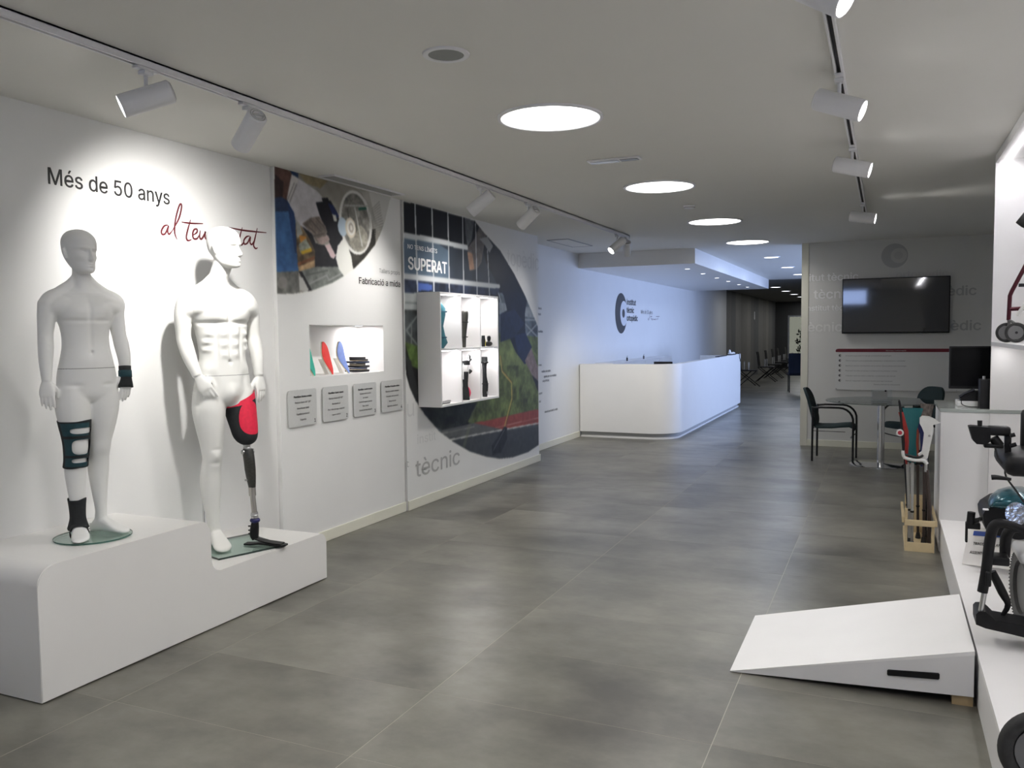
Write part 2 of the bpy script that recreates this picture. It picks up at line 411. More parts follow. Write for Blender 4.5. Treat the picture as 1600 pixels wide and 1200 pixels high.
for k, y in enumerate((23.4, 25.9, 28.35, 30.7, 33.0, 35.1)):  # the last two, out of sight, are added to brighten the far wall
    disc_light(-2.70, y, .13, E_SMALL, FAR_W, (.95, .97, 1), 'small round light in the dark far ceiling, %s from the canopy' % NUMW[k], 'lights in the dark far ceiling')

# ------------------------------------------------------------------ tracks and spotlights
def track(name, x, y0, y1, label):
    t = thing(name, label, 'lighting track', (x, (y0+y1)/2, H-.034))
    bm = bmesh.new()
    box(bm, x-.018, x-.009, y0, y1, H-.034, H-.001); box(bm, x+.009, x+.018, y0, y1, H-.034, H-.001); box(bm, x-.018, x+.018, y0, y1, H-.008, H-.001)
    box(bm, x-.018, x+.018, y0, y0+.02, H-.034, H-.001); box(bm, x-.018, x+.018, y1-.02, y1, H-.034, H-.001)
    obj('rail', bm, SPOTM, t)
    bm = bmesh.new(); box(bm, x-.0085, x+.0085, y0+.02, y1-.02, H-.014, H-.0085); obj('contact_strip', bm, DARK, t, label='dark slot lining')
    return t
TL, TRX = -2.835, -.205
track('light_track', TL, -.6, 9.86, 'long white lighting track running along the left side of the ceiling')
track('light_track', TRX, .4, 9.75, 'white lighting track on the right side of the ceiling')
def spot(x, y, d, label, group, pw=60., cone=84, lens=True, Ls=.215, blend=1., col=(1, .97, .93)):
    t = thing('track_spotlight', label, 'spotlight', (x, y, H-.0345), group=group)
    bm = bmesh.new(); box(bm, -.016, .016, -.055, .055, -.012, 0, bev=.002); box(bm, -.02, .02, -.024, .024, -.03, -.0125, bev=.004)
    obj('adapter', bm, SPOTM, t, True)
    d = Vector(d).normalized(); c = Vector((0, 0, -.125)); a, b = frame_for(d)
    bm = bmesh.new(); tube(bm, [(0, 0, -.0305), (0, 0, -.095)], .0085, 12); obj('stem', bm, SPOTM, t, True, smooth=True)
    bm = bmesh.new(); r = .048
    rings = []
    for rr, hh in ((r-.006, -Ls/2), (r, -Ls/2+.006), (r, Ls/2-.002), (r-.002, Ls/2), (r-.005, Ls/2), (r-.006, Ls/2-.014), (0.001, Ls/2-.015)):
        rings.append(ring(bm, c+d*hh, a, b, rr, rr, 32))
    skin_rings(bm, rings)
    obj('housing', bm, SPOTM, t, True, smooth=35)
    bm = bmesh.new()
    for q in (.036, .026): 
        torus(bm, c-d*(Ls/2+.001), d, q, .0028, 24, 6)
    tube(bm, [c-d*(Ls/2-.001)-a*.03, c-d*(Ls/2+.004)-a*.012, c-d*(Ls/2+.004)+a*.012, c-d*(Ls/2-.001)+a*.03], .004, 6)
    obj('rear_cap', bm, STEEL, t, True)
    bm = bmesh.new(); tube(bm, [c+d*(Ls/2-.014), c+d*(Ls/2-.006)], .0405, 28); obj('lens', bm, E_SPOT, t, True)
    if pw:
        l = bpy.data.lights.new('lamp_light', 'SPOT'); l.energy = pw; l.color = col; l.spot_size = math.radians(cone); l.spot_blend = blend; l.shadow_soft_size = .035
        o = bpy.data.objects.new('lamp_light', l); COL.objects.link(o); o.parent = t
        o.location = c+d*(Ls/2+.003); o.rotation_euler = d.to_track_quat('-Z', 'Y').to_euler()
    return t
gl = 'white spotlights on the left track'
spot(TL, 2.66, (-.1416, -.155, -.088), 'white cylindrical track spotlight nearest on the left, pointing left', gl, SPOT_W*.3)
spot(TL, 3.28, (-.165, .065, -.115), 'white track spotlight seen from its vented rear, above the adult mannequin side', gl, SPOT_W*2.5, 100)
spot(TL, 5.84, (-.15, -.03, -.115), 'white track spotlight in front of the workshop photo panel end', gl, SPOT_W)
spot(TL, 6.77, (-.17, .06, -.12), 'white track spotlight with vented rear in front of the sports mural', gl, SPOT_W*.9)
spot(TL, 9.40, (-.10, -.12, -.12), 'white track spotlight with a glowing lens near the canopy', gl, SPOT_W*.5)
spot(TL, 9.80, (-.04, .13, -.14), 'last white spotlight at the end of the left track, pointing down', gl, SPOT_W*2.8, 75, Ls=.19)
gr = 'white spotlights on the right track'
spot(TRX, 2.66, (.19, -.05, -.13), 'large white spotlight cut by the top edge, glowing lens facing us', gr, RSPOT_W)
spot(TRX, 4.05, (.20, -.03, -.085), 'white spotlight on the right track below the topmost one', gr, RSPOT_W)
spot(TRX, 5.62, (.21, -.02, -.06), 'white spotlight on the right track, third from the top', gr, RSPOT_W)
spot(TRX, 8.15, (.21, -.02, -.04), 'smallest white spotlight at the far end of the right track', gr, RSPOT_W*1.3)

# small ceiling fittings
t = thing('ceiling_speaker', 'round ceiling speaker with a grey grille near the left track', 'speaker', (-1.674, 3.136, H-.01))
bm = bmesh.new(); lathe(bm, [(.098, .0095), (.096, .003), (.088, 0), (.074, .003), (.074, .0095)], n=40); obj('rim', bm, SPOTM, t, True, smooth=35)
bm = bmesh.new(); lathe(bm, [(.0735, .005), (.0735, .0095)], n=40)
gm = mat('grey_grille', (.25, .26, .25), .6, noise=.3, nscale=600, bump=.6, bscale=700); obj('grille', bm, gm, t, True)
t = thing('emergency_light', 'flat rectangular emergency light between the first two round lights', 'emergency light', (-1.672, 5.48, H-.02))
obj('body', B(-.18, .18, -.04, .04, .006, .0195, bev=.004), SPOTM, t, True)
obj('lens', B(-.165, .03, -.028, .028, 0, .0055, bev=.002), mat('frosted_lens', (.75, .78, .85), .25, noise=.02), t, True)
obj('dark_window', B(.045, .165, -.028, .028, 0.002, .0055, bev=.001), mat('smoked_plastic', (.2, .2, .2), .3, noise=.05), t, True)
t = thing('smoke_detector', 'small round smoke detector between the second and third round lights', 'smoke detector', (-1.668, 7.81, H-.03))
bm = bmesh.new(); lathe(bm, [(.02, 0), (.045, .004), (.052, .018), (.055, .0295)], n=28); obj('body', bm, SPOTM, t, True, smooth=50)
bm = bmesh.new(); torus(bm, (0, 0, .012), (0, 0, 1), .049, .003, 28, 6); obj('slot_ring', bm, mat('grey_plastic', (.3, .3, .3), .5, noise=.03), t, True)
def grille(x0, x1, y0, y1, n, label):
    t = thing('ceiling_vent', label, 'vent', ((x0+x1)/2, (y0+y1)/2, H-.012))
    bm = bmesh.new(); f = .015
    box(bm, x0, x0+f, y0, y1, H-.012, H-.001); box(bm, x1-f, x1, y0, y1, H-.012, H-.001); box(bm, x0+f, x1-f, y0, y0+f, H-.012, H-.001); box(bm, x0+f, x1-f, y1-f, y1, H-.012, H-.001)
    obj('frame', bm, SPOTM, t)
    obj('backing', B(x0+f, x1-f, y0+f, y1-f, H-.003, H-.001), mat('vent_dark', (.05, .05, .05), .8, noise=.05), t)
    for i in range(n):
        xx = x0+f+(x1-x0-2*f)*(i+.5)/n
        obj('slat', B(xx-.004, xx+.004, y0+f, y1-f, H-.011, H-.0035), mat('vent_slat', (.42, .42, .41), .5, noise=.02), t)
grille(-3.77, -3.63, 5.08, 6.05, 6, 'long slatted air vent in the ceiling above the workshop photo')
t = thing('ceiling_hatch', 'flush rectangular access hatch in the ceiling near the canopy', 'hatch', (-3.72, 10.3, H-.006))
obj('panel', B(-3.86, -3.60, 9.85, 10.75, H-.0055, H-.001), CEIL, t)
bm = bmesh.new()
for a_ in ((-3.875, -3.862, 9.84, 10.76), (-3.598, -3.585, 9.84, 10.76), (-3.875, -3.585, 9.835, 9.848), (-3.875, -3.585, 10.752, 10.765)): box(bm, *a_, H-.009, H-.001)
obj('frame', bm, mat('hatch_frame', (.4, .4, .4), .5, noise=.03), t)

# ------------------------------------------------------------------ flat prints painted on the walls (vertex colours of ink)
def inpoly(X, Y, poly):
    ins = np.zeros(X.shape, bool); n = len(poly)
    for i in range(n):
        x1, y1 = poly[i]; x2, y2 = poly[(i+1) % n]
        if y1 == y2: continue
        c = ((y1 > Y) != (y2 > Y)) & (X < (x2-x1)*(Y-y1)/(y2-y1)+x1); ins ^= c
    return ins
def sdist(X, Y, a, b):
    ax, ay = a; bx, by = b; L = (bx-ax)**2+(by-ay)**2+1e-12
    t = np.clip(((X-ax)*(bx-ax)+(Y-ay)*(by-ay))/L, 0, 1)
    return np.hypot(X-ax-t*(bx-ax), Y-ay-t*(by-ay))
def vnoise(X, Y, s, seed=0):
    r = np.random.RandomState(seed); G = r.rand(64, 64); x = X*s; y = Y*s
    xi = np.floor(x).astype(int); yi = np.floor(y).astype(int); fx = x-xi; fy = y-yi
    fx = fx*fx*(3-2*fx); fy = fy*fy*(3-2*fy); g_ = lambda i, j: G[i % 64, j % 64]
    return (g_(xi, yi)*(1-fx)+g_(xi+1, yi)*fx)*(1-fy)+(g_(xi, yi+1)*(1-fx)+g_(xi+1, yi+1)*fx)*fy
class Print:
    def __init__(s, xw, outline, step, ox, oy, sc):
        """outline in crop coordinates of the reading (ox, oy, sc): converted to wall metres (y, z)"""
        s.xw = xw; s.o = (ox, oy, sc)
        s.out = s.W(outline)
        ys = [p[0] for p in s.out]; zs = [p[1] for p in s.out]
        s.y = np.arange(min(ys)-step, max(ys)+2*step, step); s.z = np.arange(min(zs)-step, max(zs)+2*step, step)
        s.Y, s.Z = np.meshgrid(s.y, s.z, indexing='ij'); s.C = np.zeros(s.Y.shape+(3,)); s.step = step
    def W(s, pts):
        r = []
        for a, b in pts:
            p = at(s.o[0]+a/s.o[2], s.o[1]+b/s.o[2], 0, s.xw); r.append((p[1], p[2]))
        return r
    def poly(s, pts, col, a=1., var=0., vs=20):
        m = inpoly(s.Y, s.Z, s.W(pts)); s.fill(m, col, a, var, vs)
    def fill(s, m, col, a=1., var=0., vs=20):
        c = np.array(col, float)/255
        v = 1+var*(vnoise(s.Y, s.Z, vs, int(sum(col)) % 97)-.5)*2+var*.6*(vnoise(s.Y, s.Z, vs*3.3, 3)-.5)*2
        s.C[m] = s.C[m]*(1-a)+(c[None]*v[m][:, None])*a
    def line(s, pts, wd, col, a=1.):
        P = s.W(pts); 
        for i in range(len(P)-1): s.fill(sdist(s.Y, s.Z, P[i], P[i+1]) < max(wd/2, s.step*.75), col, a)
    def ell(s, c, rx, ry, col, rot=0, a=1., var=0.):
        pts = []
        for k in range(36):
            t = 2*math.pi*k/36; x = rx*math.cos(t); y = ry*math.sin(t); cr_, sr = math.cos(rot), math.sin(rot)
            pts.append((c[0]+x*cr_-y*sr, c[1]+x*sr+y*cr_))
        s.poly(pts, col, a, var)
    def build(s, name, parent, outside=(232, 232, 229)):
        zmax = H-.001
        ins = inpoly(s.Y, s.Z, s.out); s.C[~ins] = np.array(outside)/255
        # soften a little like print seen from afar
        C = s.C.copy()
        for it_ in (0, 1):
            for ax in (0, 1): C = (np.roll(C, 1, ax)+2*C+np.roll(C, -1, ax))/4
        for it_ in (0, 1): ins = ins | np.roll(ins, 1, 0) | np.roll(ins, -1, 0) | np.roll(ins, 1, 1) | np.roll(ins, -1, 1)
        C = np.clip(C, 0, 1); L = np.where(C <= .04045, C/12.92, ((C+.055)/1.055)**2.4)
        ny, nz = s.Y.shape
        keep = ins[:-1, :-1] | ins[1:, :-1] | ins[:-1, 1:] | ins[1:, 1:]
        idx = np.arange(ny*nz).reshape(ny, nz)
        f = np.stack([idx[:-1, :-1], idx[1:, :-1], idx[1:, 1:], idx[:-1, 1:]], -1)[keep]
        used = np.unique(f); mp_ = np.full(ny*nz, -1); mp_[used] = np.arange(len(used)); f = mp_[f]
        V = np.stack([np.full(ny*nz, s.xw+.0015), s.Y.ravel(), np.minimum(s.Z.ravel(), zmax)], 1)[used]
        me = bpy.data.meshes.new(name); me.from_pydata(V.tolist(), [], f.tolist())
        ca = me.color_attributes.new('paint', 'FLOAT_COLOR', 'POINT')
        LL = L.reshape(-1, 3)[used]; ca.data.foreach_set('color', np.concatenate([LL, np.ones((len(LL), 1))], 1).ravel())
        m = bpy.data.materials.new(name+'_ink'); m.use_nodes = True; nt = m.node_tree
        at_ = nt.nodes.new('ShaderNodeAttribute'); at_.attribute_name = 'paint'; b = nt.nodes['Principled BSDF']; b.inputs['Roughness'].default_value = .5; b.inputs['Specular IOR Level'].default_value = .2
        n = nt.nodes.new('ShaderNodeTexNoise'); n.inputs['Scale'].default_value = 300; r = nt.nodes.new('ShaderNodeMapRange'); r.inputs[3].default_value = .96; r.inputs[4].default_value = 1.04
        vm = nt.nodes.new('ShaderNodeVectorMath'); vm.operation = 'SCALE'
        nt.links.new(n.outputs[0], r.inputs[0]); nt.links.new(at_.outputs['Color'], vm.inputs[0]); nt.links.new(r.outputs[0], vm.inputs['Scale']); nt.links.new(vm.outputs[0], b.inputs['Base Color'])
        me.materials.append(m); me.update()
        o = bpy.data.objects.new(name, me); link(o, parent); return o

# workshop photograph on the niche panel
P = Print(XP, [(42, 35), (1000, 290), (982, 340), (945, 500), (905, 610), (862, 695), (780, 800), (700, 880), (612, 945), (520, 1000), (350, 1065), (200, 1090), (66, 1092)], .0048, 420, 250, 5.218)
P.fill(P.Y > -99, (150, 146, 138), 1, .08, 6)
P.poly([(600, 150), (1010, 250), (1000, 400), (900, 600), (860, 560), (820, 420), (760, 270)], (176, 174, 168), 1, .05)
P.poly([(800, 200), (1010, 260), (1000, 400), (930, 560), (870, 500)], (205, 204, 200), 1)
P.poly([(40, 30), (190, 100), (240, 140), (185, 190), (145, 330), (40, 330)], (92, 68, 62), 1, .15)
P.poly([(40, 110), (120, 180), (110, 320), (40, 330)], (58, 45, 44), 1, .2)
P.poly([(170, 80), (240, 110), (238, 165), (190, 130)], (30, 52, 86))
P.poly([(240, 100), (480, 170), (420, 230), (300, 190)], (140, 128, 100), 1, .1)
P.poly([(185, 115), (300, 190), (400, 260), (480, 360), (560, 420), (590, 500), (560, 620), (480, 640), (340, 600), (240, 520), (190, 420), (145, 320)], (196, 193, 197), 1, .06)
P.poly([(185, 115), (240, 150), (190, 330), (150, 320)], (210, 206, 204), 1, .05)
P.line([(225, 200), (170, 340)], .012, (140, 136, 138)); P.line([(205, 190), (155, 320)], .008, (125, 122, 124))
P.poly([(45, 310), (100, 300), (150, 330), (205, 430), (225, 560), (232, 760), (240, 920), (50, 920)], (62, 98, 146), 1, .1)
P.poly([(150, 330), (205, 430), (225, 560), (235, 760), (215, 760), (170, 500)], (40, 62, 105), 1, .1)
P.poly([(45, 310), (100, 300), (150, 330), (165, 420), (50, 420)], (42, 56, 84), 1, .15)
P.poly([(50, 915), (240, 905), (250, 1092), (50, 1095)], (112, 112, 108), 1, .2)
P.ell((110, 1000), 40, 50, (150, 146, 142), .3, .6)
P.poly([(215, 500), (260, 540), (330, 640), (375, 730), (380, 880), (240, 900), (228, 760)], (108, 90, 66), 1, .3)
P.poly([(215, 480), (250, 520), (275, 600), (230, 640)], (165, 165, 160), 1, .1)
P.poly([(245, 615), (300, 620), (318, 690), (262, 690)], (206, 140, 62), 1, .1)
P.poly([(240, 690), (300, 640), (345, 720), (255, 760)], (160, 165, 150), 1, .25)
P.poly([(258, 745), (345, 715), (352, 745), (270, 770)], (208, 170, 52))
P.poly([(230, 840), (375, 780), (378, 805), (240, 865)], (120, 78, 50), 1, .2); P.poly([(240, 870), (378, 815), (380, 870), (245, 915)], (168, 140, 104), 1, .2)
P.poly([(270, 540), (350, 600), (380, 680), (470, 700), (560, 800), (570, 890), (375, 885), (375, 740), (330, 640)], (32, 32, 37), 1, .15)
P.poly([(240, 910), (380, 870), (570, 870), (612, 950), (520, 1000), (350, 1070), (300, 1000)], (116, 120, 116), 1, .15)
P.line([(330, 1010), (470, 940), (490, 980), (600, 920)], .012, (150, 152, 150)); P.line([(300, 940), (480, 900)], .01, (90, 92, 90))
P.poly([(240, 905), (270, 910), (350, 1060), (325, 1075)], (38, 38, 40)); P.poly([(245, 950), (275, 960), (325, 1060), (300, 1075), (250, 1060)], (188, 188, 184))
P.poly([(380, 345), (440, 340), (500, 330), (560, 430), (605, 630), (560, 750), (535, 780), (480, 640), (455, 560), (410, 440)], (28, 28, 34), 1, .15)
P.poly([(430, 310), (480, 308), (500, 360), (440, 350)], (26, 26, 32)); P.poly([(480, 350), (525, 370), (572, 460), (545, 480), (510, 430)], (28, 40, 84))
P.poly([(515, 440), (545, 450), (555, 500), (530, 500)], (196, 194, 186))
P.poly([(270, 520), (340, 470), (410, 460), (460, 540), (475, 590), (440, 690), (400, 680), (350, 600)], (136, 124, 116), 1, .18)
for a_, b_ in (((300, 520), (380, 600)), ((340, 490), (420, 580)), ((380, 470), (460, 560)), ((360, 620), (450, 600))): P.line([a_, b_], .008, (92, 82, 78))
P.poly([(385, 640), (480, 615), (498, 650), (430, 695)], (170, 150, 144), 1, .1)
P.poly([(455, 695), (495, 680), (545, 780), (528, 806), (505, 795)], (212, 188, 190))
P.poly([(600, 600), (700, 600), (870, 560), (868, 690), (780, 800), (690, 890), (660, 780), (625, 700)], (48, 46, 42), 1, .25)
P.ell((706, 510), 132, 265, (214, 213, 210), -.12); P.ell((706, 510), 112, 240, (126, 124, 118), -.12, 1, .25)
P.ell((730, 640), 75, 110, (150, 146, 134), -.1, .8, .2); P.line([(620, 370), (810, 375), (830, 560)], .012, (176, 176, 170)); P.line([(700, 390), (760, 700)], .014, (190, 190, 186)); P.line([(640, 400), (650, 480)], .02, (84, 82, 78))
P.line([(735, 400), (790, 395)], .02, (40, 92, 78)); P.ell((700, 560), 20, 40, (90, 90, 84))
P.ell((600, 545), 38, 78, (176, 192, 206), -.1); P.ell((665, 553), 42, 84, (206, 196, 178), -.12); P.ell((668, 553), 32, 64, (220, 218, 212), -.12); P.ell((670, 553), 20, 42, (168, 160, 150), -.12); P.ell((671, 553), 10, 22, (216, 212, 206), -.12)
P.poly([(608, 635), (640, 690), (672, 790), (686, 890), (612, 947), (570, 890), (545, 800), (560, 700)], (226, 226, 220))
for k in range(14): P.line([(840+k*2, 400+k*18), (900+k*4, 340+k*22)], .004, (150, 148, 142))
prt = P.build('workshop_photo_print', pan1); prt['label'] = 'printed photo of gloved hands working at a grinding wheel'
def wtext(s, pxl, pxr, pyb, xw, m, parent, ref_h=None, name='lettering', bold=0., label=None):
    """text on an x = const wall from pixel column pxl to pxr, baseline at pixel row pyb (at the left end)"""
    a = at(pxl, pyb, 0, xw); y1 = at(pxr, pyb, 0, xw)[1]
    h = ref_h; wdt = text_width(s, h); xs = (y1-a[1])/wdt
    return text(s, name, (xw+.0025, a[1], a[2]), h, m, 'x', parent, xs, bold=bold, label=label)
wtext('Tallers propis', 592, 624, 426, XP, GREYINK, pan1, .068)
wtext('Fabricació a mida', 560, 624, 443, XP, BLKINK, pan1, .098, bold=.001)

# sports mural on the second panel
arc = [(28, 40), (120, 60), (330, 122), (372, 175), (440, 250), (500, 350), (545, 440), (575, 510), (600, 572), (604, 1078), (560, 1108), (500, 1130), (440, 1137), (380, 1128), (310, 1106), (240, 1065), (180, 1020), (120, 950), (80, 890), (55, 835), (40, 780), (36, 740)]
P = Print(X2, arc, .0064, 620, 300, 2.728)
P.fill(P.Y > -99, (20, 21, 23), 1, .2, 3)
P.poly([(20, 185), (290, 232), (440, 250), (440, 400), (30, 358)], (52, 60, 70), 1, .15, 3)
P.poly([(30, 190), (160, 210), (220, 250), (220, 380), (30, 355)], (92, 110, 128), 1, .1, 3)
P.poly([(30, 362), (435, 405), (440, 440), (30, 430)], (38, 46, 64), 1, .4, 8); P.poly([(90, 385), (150, 395), (150, 420), (90, 420)], (70, 96, 165))
P.poly([(28, 430), (100, 430), (100, 505), (30, 500)], (180, 186, 186)); P.poly([(28, 465), (100, 470), (100, 480), (28, 475)], (140, 146, 146))
P.poly([(30, 500), (100, 505), (100, 660), (35, 650)], (78, 84, 86), 1, .35, 8)
P.line([(40, 590), (85, 530)], .02, (130, 136, 136)); P.line([(40, 590), (85, 650)], .02, (130, 136, 136)); P.line([(62, 560), (62, 650)], .02, (120, 126, 126))
P.poly([(34, 640), (100, 660), (100, 760), (60, 740)], (84, 106, 56), 1, .2); P.poly([(34, 690), (60, 720), (110, 930), (60, 850)], (44, 46, 48))
# athlete and stadium on the right
P.poly([(435, 430), (620, 440), (620, 640), (435, 640)], (92, 102, 112), 1, .3, 5)
P.poly([(435, 470), (620, 500), (620, 540), (435, 520)], (138, 146, 154), 1, .1)
P.line([(545, 560), (600, 620)], .02, (150, 158, 164)); P.line([(600, 560), (545, 620)], .02, (150, 158, 164)); P.line([(545, 545), (605, 545)], .02, (150, 158, 164)); P.line([(545, 625), (605, 625)], .02, (150, 158, 164))
P.poly([(435, 600), (620, 620), (620, 960), (330, 990), (90, 910), (90, 850), (435, 850)], (90, 102, 58), 1, .25, 12)
P.poly([(435, 635), (560, 645), (600, 700), (600, 740), (435, 740)], (122, 136, 84), .6, .2, 10)
P.poly([(60, 850), (190, 900), (340, 900), (300, 985), (150, 1030), (60, 900)], (42, 46, 40), .9, .3, 14)
P.poly([(60, 850), (120, 880), (140, 1000), (40, 900)], (40, 42, 46))
P.poly([(330, 985), (605, 925), (605, 990), (450, 1012), (430, 1010)], (146, 72, 64), 1, .08)
P.poly([(60, 940), (190, 1015), (330, 985), (450, 1012), (605, 990), (605, 1150), (300, 1150)], (78, 82, 84), 1, .08)
P.poly([(190, 1015), (330, 985), (440, 1010), (330, 1040), (200, 1045)], (98, 100, 100), .8, .05)
P.poly([(220, 1060), (320, 1038), (605, 1000), (605, 1150), (300, 1150)], (66, 70, 74), 1, .06)
P.line([(200, 1062), (330, 1036), (605, 985)], .016, (196, 196, 192)); P.line([(170, 1035), (330, 1000)], .01, (140, 140, 138)); P.line([(420, 1005), (605, 962)], .008, (190, 130, 124))
P.poly([(318, 940), (340, 905), (290, 1090), (280, 1085)], (120, 126, 100), .35)
P.poly([(395, 240), (470, 250), (560, 420), (545, 520), (548, 600), (572, 660), (545, 735), (505, 680), (480, 620), (441, 640), (441, 520), (470, 505), (455, 440), (430, 400)], (24, 28, 40), 1, .15, 6)
P.poly([(441, 520), (500, 500), (545, 560), (500, 620), (441, 640)], (34, 42, 64), 1, .1)
P.poly([(500, 610), (548, 600), (575, 660), (548, 735), (515, 690)], (32, 42, 70), 1, .1)
P.poly([(545, 720), (572, 665), (606, 760), (604, 830), (585, 800)], (134, 118, 118), 1, .12); P.poly([(575, 780), (606, 810), (606, 860)], (30, 30, 34))
P.poly([(335, 120), (420, 220), (560, 430), (440, 420), (380, 300)], (24, 27, 32), 1, .1)
P.poly([(288, 108), (330, 118), (318, 210), (300, 235), (292, 180)], (92, 95, 98), 1, .15); P.poly([(330, 200), (350, 150), (380, 180), (360, 300), (340, 330), (310, 335), (300, 240)], (104, 98, 96), 1, .15)
P.poly([(350, 200), (385, 190), (410, 230), (395, 260), (370, 220)], (150, 152, 152)); P.poly([(300, 255), (322, 262), (330, 330), (310, 334)], (166, 130, 106), 1, .1)
G = (206, 210, 212)
for x0, y0, x1, y1 in ((77, 55, 88, 425), (149, 72, 158, 425), (217, 92, 224, 430), (280, 110, 285, 436), (335, 135, 342, 440), (386, 250, 395, 445)): P.line([(x0, y0), (x1, y1)], .022 if x0 < 300 else .018, G)
P.line([(28, 185), (150, 203), (298, 237)], .05, G); P.line([(30, 358), (220, 380), (435, 402)], .05, G); P.line([(432, 430), (444, 470)], .012, G)
# running blade
P.line([(440, 700), (448, 765), (488, 812), (490, 880), (458, 1002)], .022, (178, 158, 86)); P.line([(444, 700), (452, 762), (493, 812), (495, 880), (464, 1002)], .01, (92, 82, 50))
P.poly([(458, 1000), (470, 1004), (470, 1050), (444, 1110), (408, 1122), (404, 1082), (430, 1045)], (42, 44, 50), 1, .15); P.line([(412, 1100), (460, 1010)], .01, (104, 108, 112))
prt = P.build('sports_photo_print', pan2); prt['label'] = 'printed photo of an athlete with a running blade beside a grass track'
wtext('NO TENS LÍMITS', 636, 682, 388, X2, WHITEINK, pan2, .075, bold=.0005)
wtext('SUPERAT', 637, 697, 420, X2, WHITEINK, pan2, .205, bold=.006)
PG2 = mat('pale_mural_lettering', (.69, .69, .685), .5, noise=.02)
wtext('topèdic', 792, 841.5, 414, X2, PG2, pan2, .36)
wtext('u', 634, 645, 652, X2, PG2, pan2, .30)
wtext('instit', 651, 680, 694, X2, PG2, pan2, .16)
wtext('tècnic', 649, 718, 746, X2, mat('pale_mural_lettering_dark', (.47, .47, .465), .5, noise=.02), pan2, .30, bold=.002)
wtext('t', 633, 639, 731, X2, MATS['pale_mural_lettering_dark'], pan2, .12)
# small black lines on the plain wall, tucked behind the panel edge
for s, pxr, py in (('pròtesis', 846, 480), ('ortesis', 845, 489), ('plantilles', 848, 516), ('mesura', 846, 568), ('cadires de rodes', 860, 577), ('ajudes per a la mobilitat', 869, 584), ('calçat tècnic', 858, 592), ('esport', 847, 612), ('salut', 845, 625), ('atenció personal i a mida', 871, 637)):
    a = at(pxr, py, 0, XR); text(s, 'wall_lettering', (XR+.002, a[1], a[2]-.03), .06, GREYINK, 'x', wall3, 1.0, 'RIGHT', bold=.0005)

# lettering on the near wall
def on_wall(pts, xw, ox, oy, sc, off=.003):
    out = []
    for a_, b_ in pts:
        p = at(ox+a_/sc, oy+b_/sc, 0, xw); out.append((xw+off, p[1], p[2]))
    return out
sg = thing('wall_slogan', 'black and red slogan lettering on the white wall above the mannequins', 'lettering', (XT+.001, 3.9, 2.0))
p0 = at(73, 286.5, 0, XT); p1 = at(263, 318, 0, XT)
tw = text_width('Més de 50 anys', .160)
o = text('Més de 50 anys', 'black_lettering', (XT+.0005, p0[1], p0[2]), .160, BLKINK, 'x', sg, (p1[1]-p0[1])/tw, bold=.0015, label='black words Més de 50 anys')
bm = bmesh.new()
strokes = [[(925, 465), (905, 470), (890, 495), (893, 515), (910, 512), (925, 480), (928, 470), (924, 500), (932, 515), (950, 495)],
           [(950, 495), (985, 430), (1000, 370), (997, 348), (985, 365), (968, 430), (962, 500), (975, 545)],
           [(1000, 448), (1050, 455), (1118, 457)], [(1050, 436), (1035, 490), (1027, 530), (1035, 550), (1055, 545)],
           [(1065, 520), (1085, 505), (1085, 488), (1070, 490), (1062, 512), (1066, 538), (1085, 540), (1098, 520)],
           [(1103, 495), (1100, 530), (1110, 542), (1128, 515), (1132, 500), (1130, 530), (1140, 542), (1155, 515), (1160, 520)],
           [(1200, 505), (1180, 515), (1178, 545), (1195, 550), (1212, 535)], [(1225, 520), (1215, 540), (1222, 555), (1238, 545), (1238, 525), (1225, 520)],
           [(1268, 520), (1252, 525), (1262, 545), (1252, 562), (1238, 555)],
           [(1262, 478), (1330, 492), (1395, 500), (1468, 507)], [(1335, 478), (1322, 530), (1320, 565), (1332, 575), (1345, 555)],
           [(1375, 525), (1358, 530), (1344, 550), (1348, 570), (1365, 562), (1380, 530), (1378, 560), (1388, 572), (1400, 552)],
           [(1418, 482), (1405, 540), (1398, 575), (1408, 594), (1420, 590)]]
for s in strokes:
    W_ = on_wall(s, XT, 0, 220, 3.53, .002); n_ = len(W_)
    tube(bm, W_, [.0030]+[.0062 if 0 < i < n_-1 else .003 for i in range(1, n_)], 6, smooth=5)
for v in bm.verts: v.co.x = XT+.0005+(v.co.x-XT-.002+.006)*.2
obj('red_script', bm, REDINK, sg, label='handwritten red words al teu costat')

# reception wall logo
lg = thing('wall_logo', 'dark round eye-shaped emblem with institut tècnic ortopèdic beside it', 'logo', (XR+.001, 14.2, 1.5))
def disc(xw, cy, cz, ry, rz, off, th, m, nm, par, y1=99, n=48):
    bm = bmesh.new(); prism(bm, [(xw+off, min(cy+ry*math.cos(2*math.pi*i/n), y1), cz+rz*math.sin(2*math.pi*i/n)) for i in range(n)], (th, 0, 0)); return obj(nm, bm, m, par)
LOGO = mat('logo_dark_grey', (.055, .055, .06), .5, noise=.05)
disc(XR, 13.98, 1.868, .345, .345, .0005, .004, LOGO, 'outer_disc', lg, 14.29)
disc(XR, 14.13, 1.868, .215, .215, .005, .002, mat('logo_pale', (.72, .74, .78), .5, noise=.01), 'inner_disc', lg, 14.30)
disc(XR, 14.10, 1.868, .075, .075, .0075, .002, LOGO, 'pupil', lg)
for s, z, y1 in (('institut', 2.025, 14.90), ('tècnic', 1.885, 14.78), ('ortopèdic', 1.745, 15.02)):
    tw = text_width(s, .19); y0 = 14.32; text(s, 'logo_lettering', (XR+.002, y0, z), .19, BLKINK, 'x', lg, (y1-y0)/tw, bold=.004)
tw = text_width('Més de 50 anys', .14); text('Més de 50 anys', 'slogan_lettering', (XR+.002, 15.25, 1.885), .14, GREYINK, 'x', lg, .85/tw)['kind'] = 'stuff'
bm = bmesh.new()
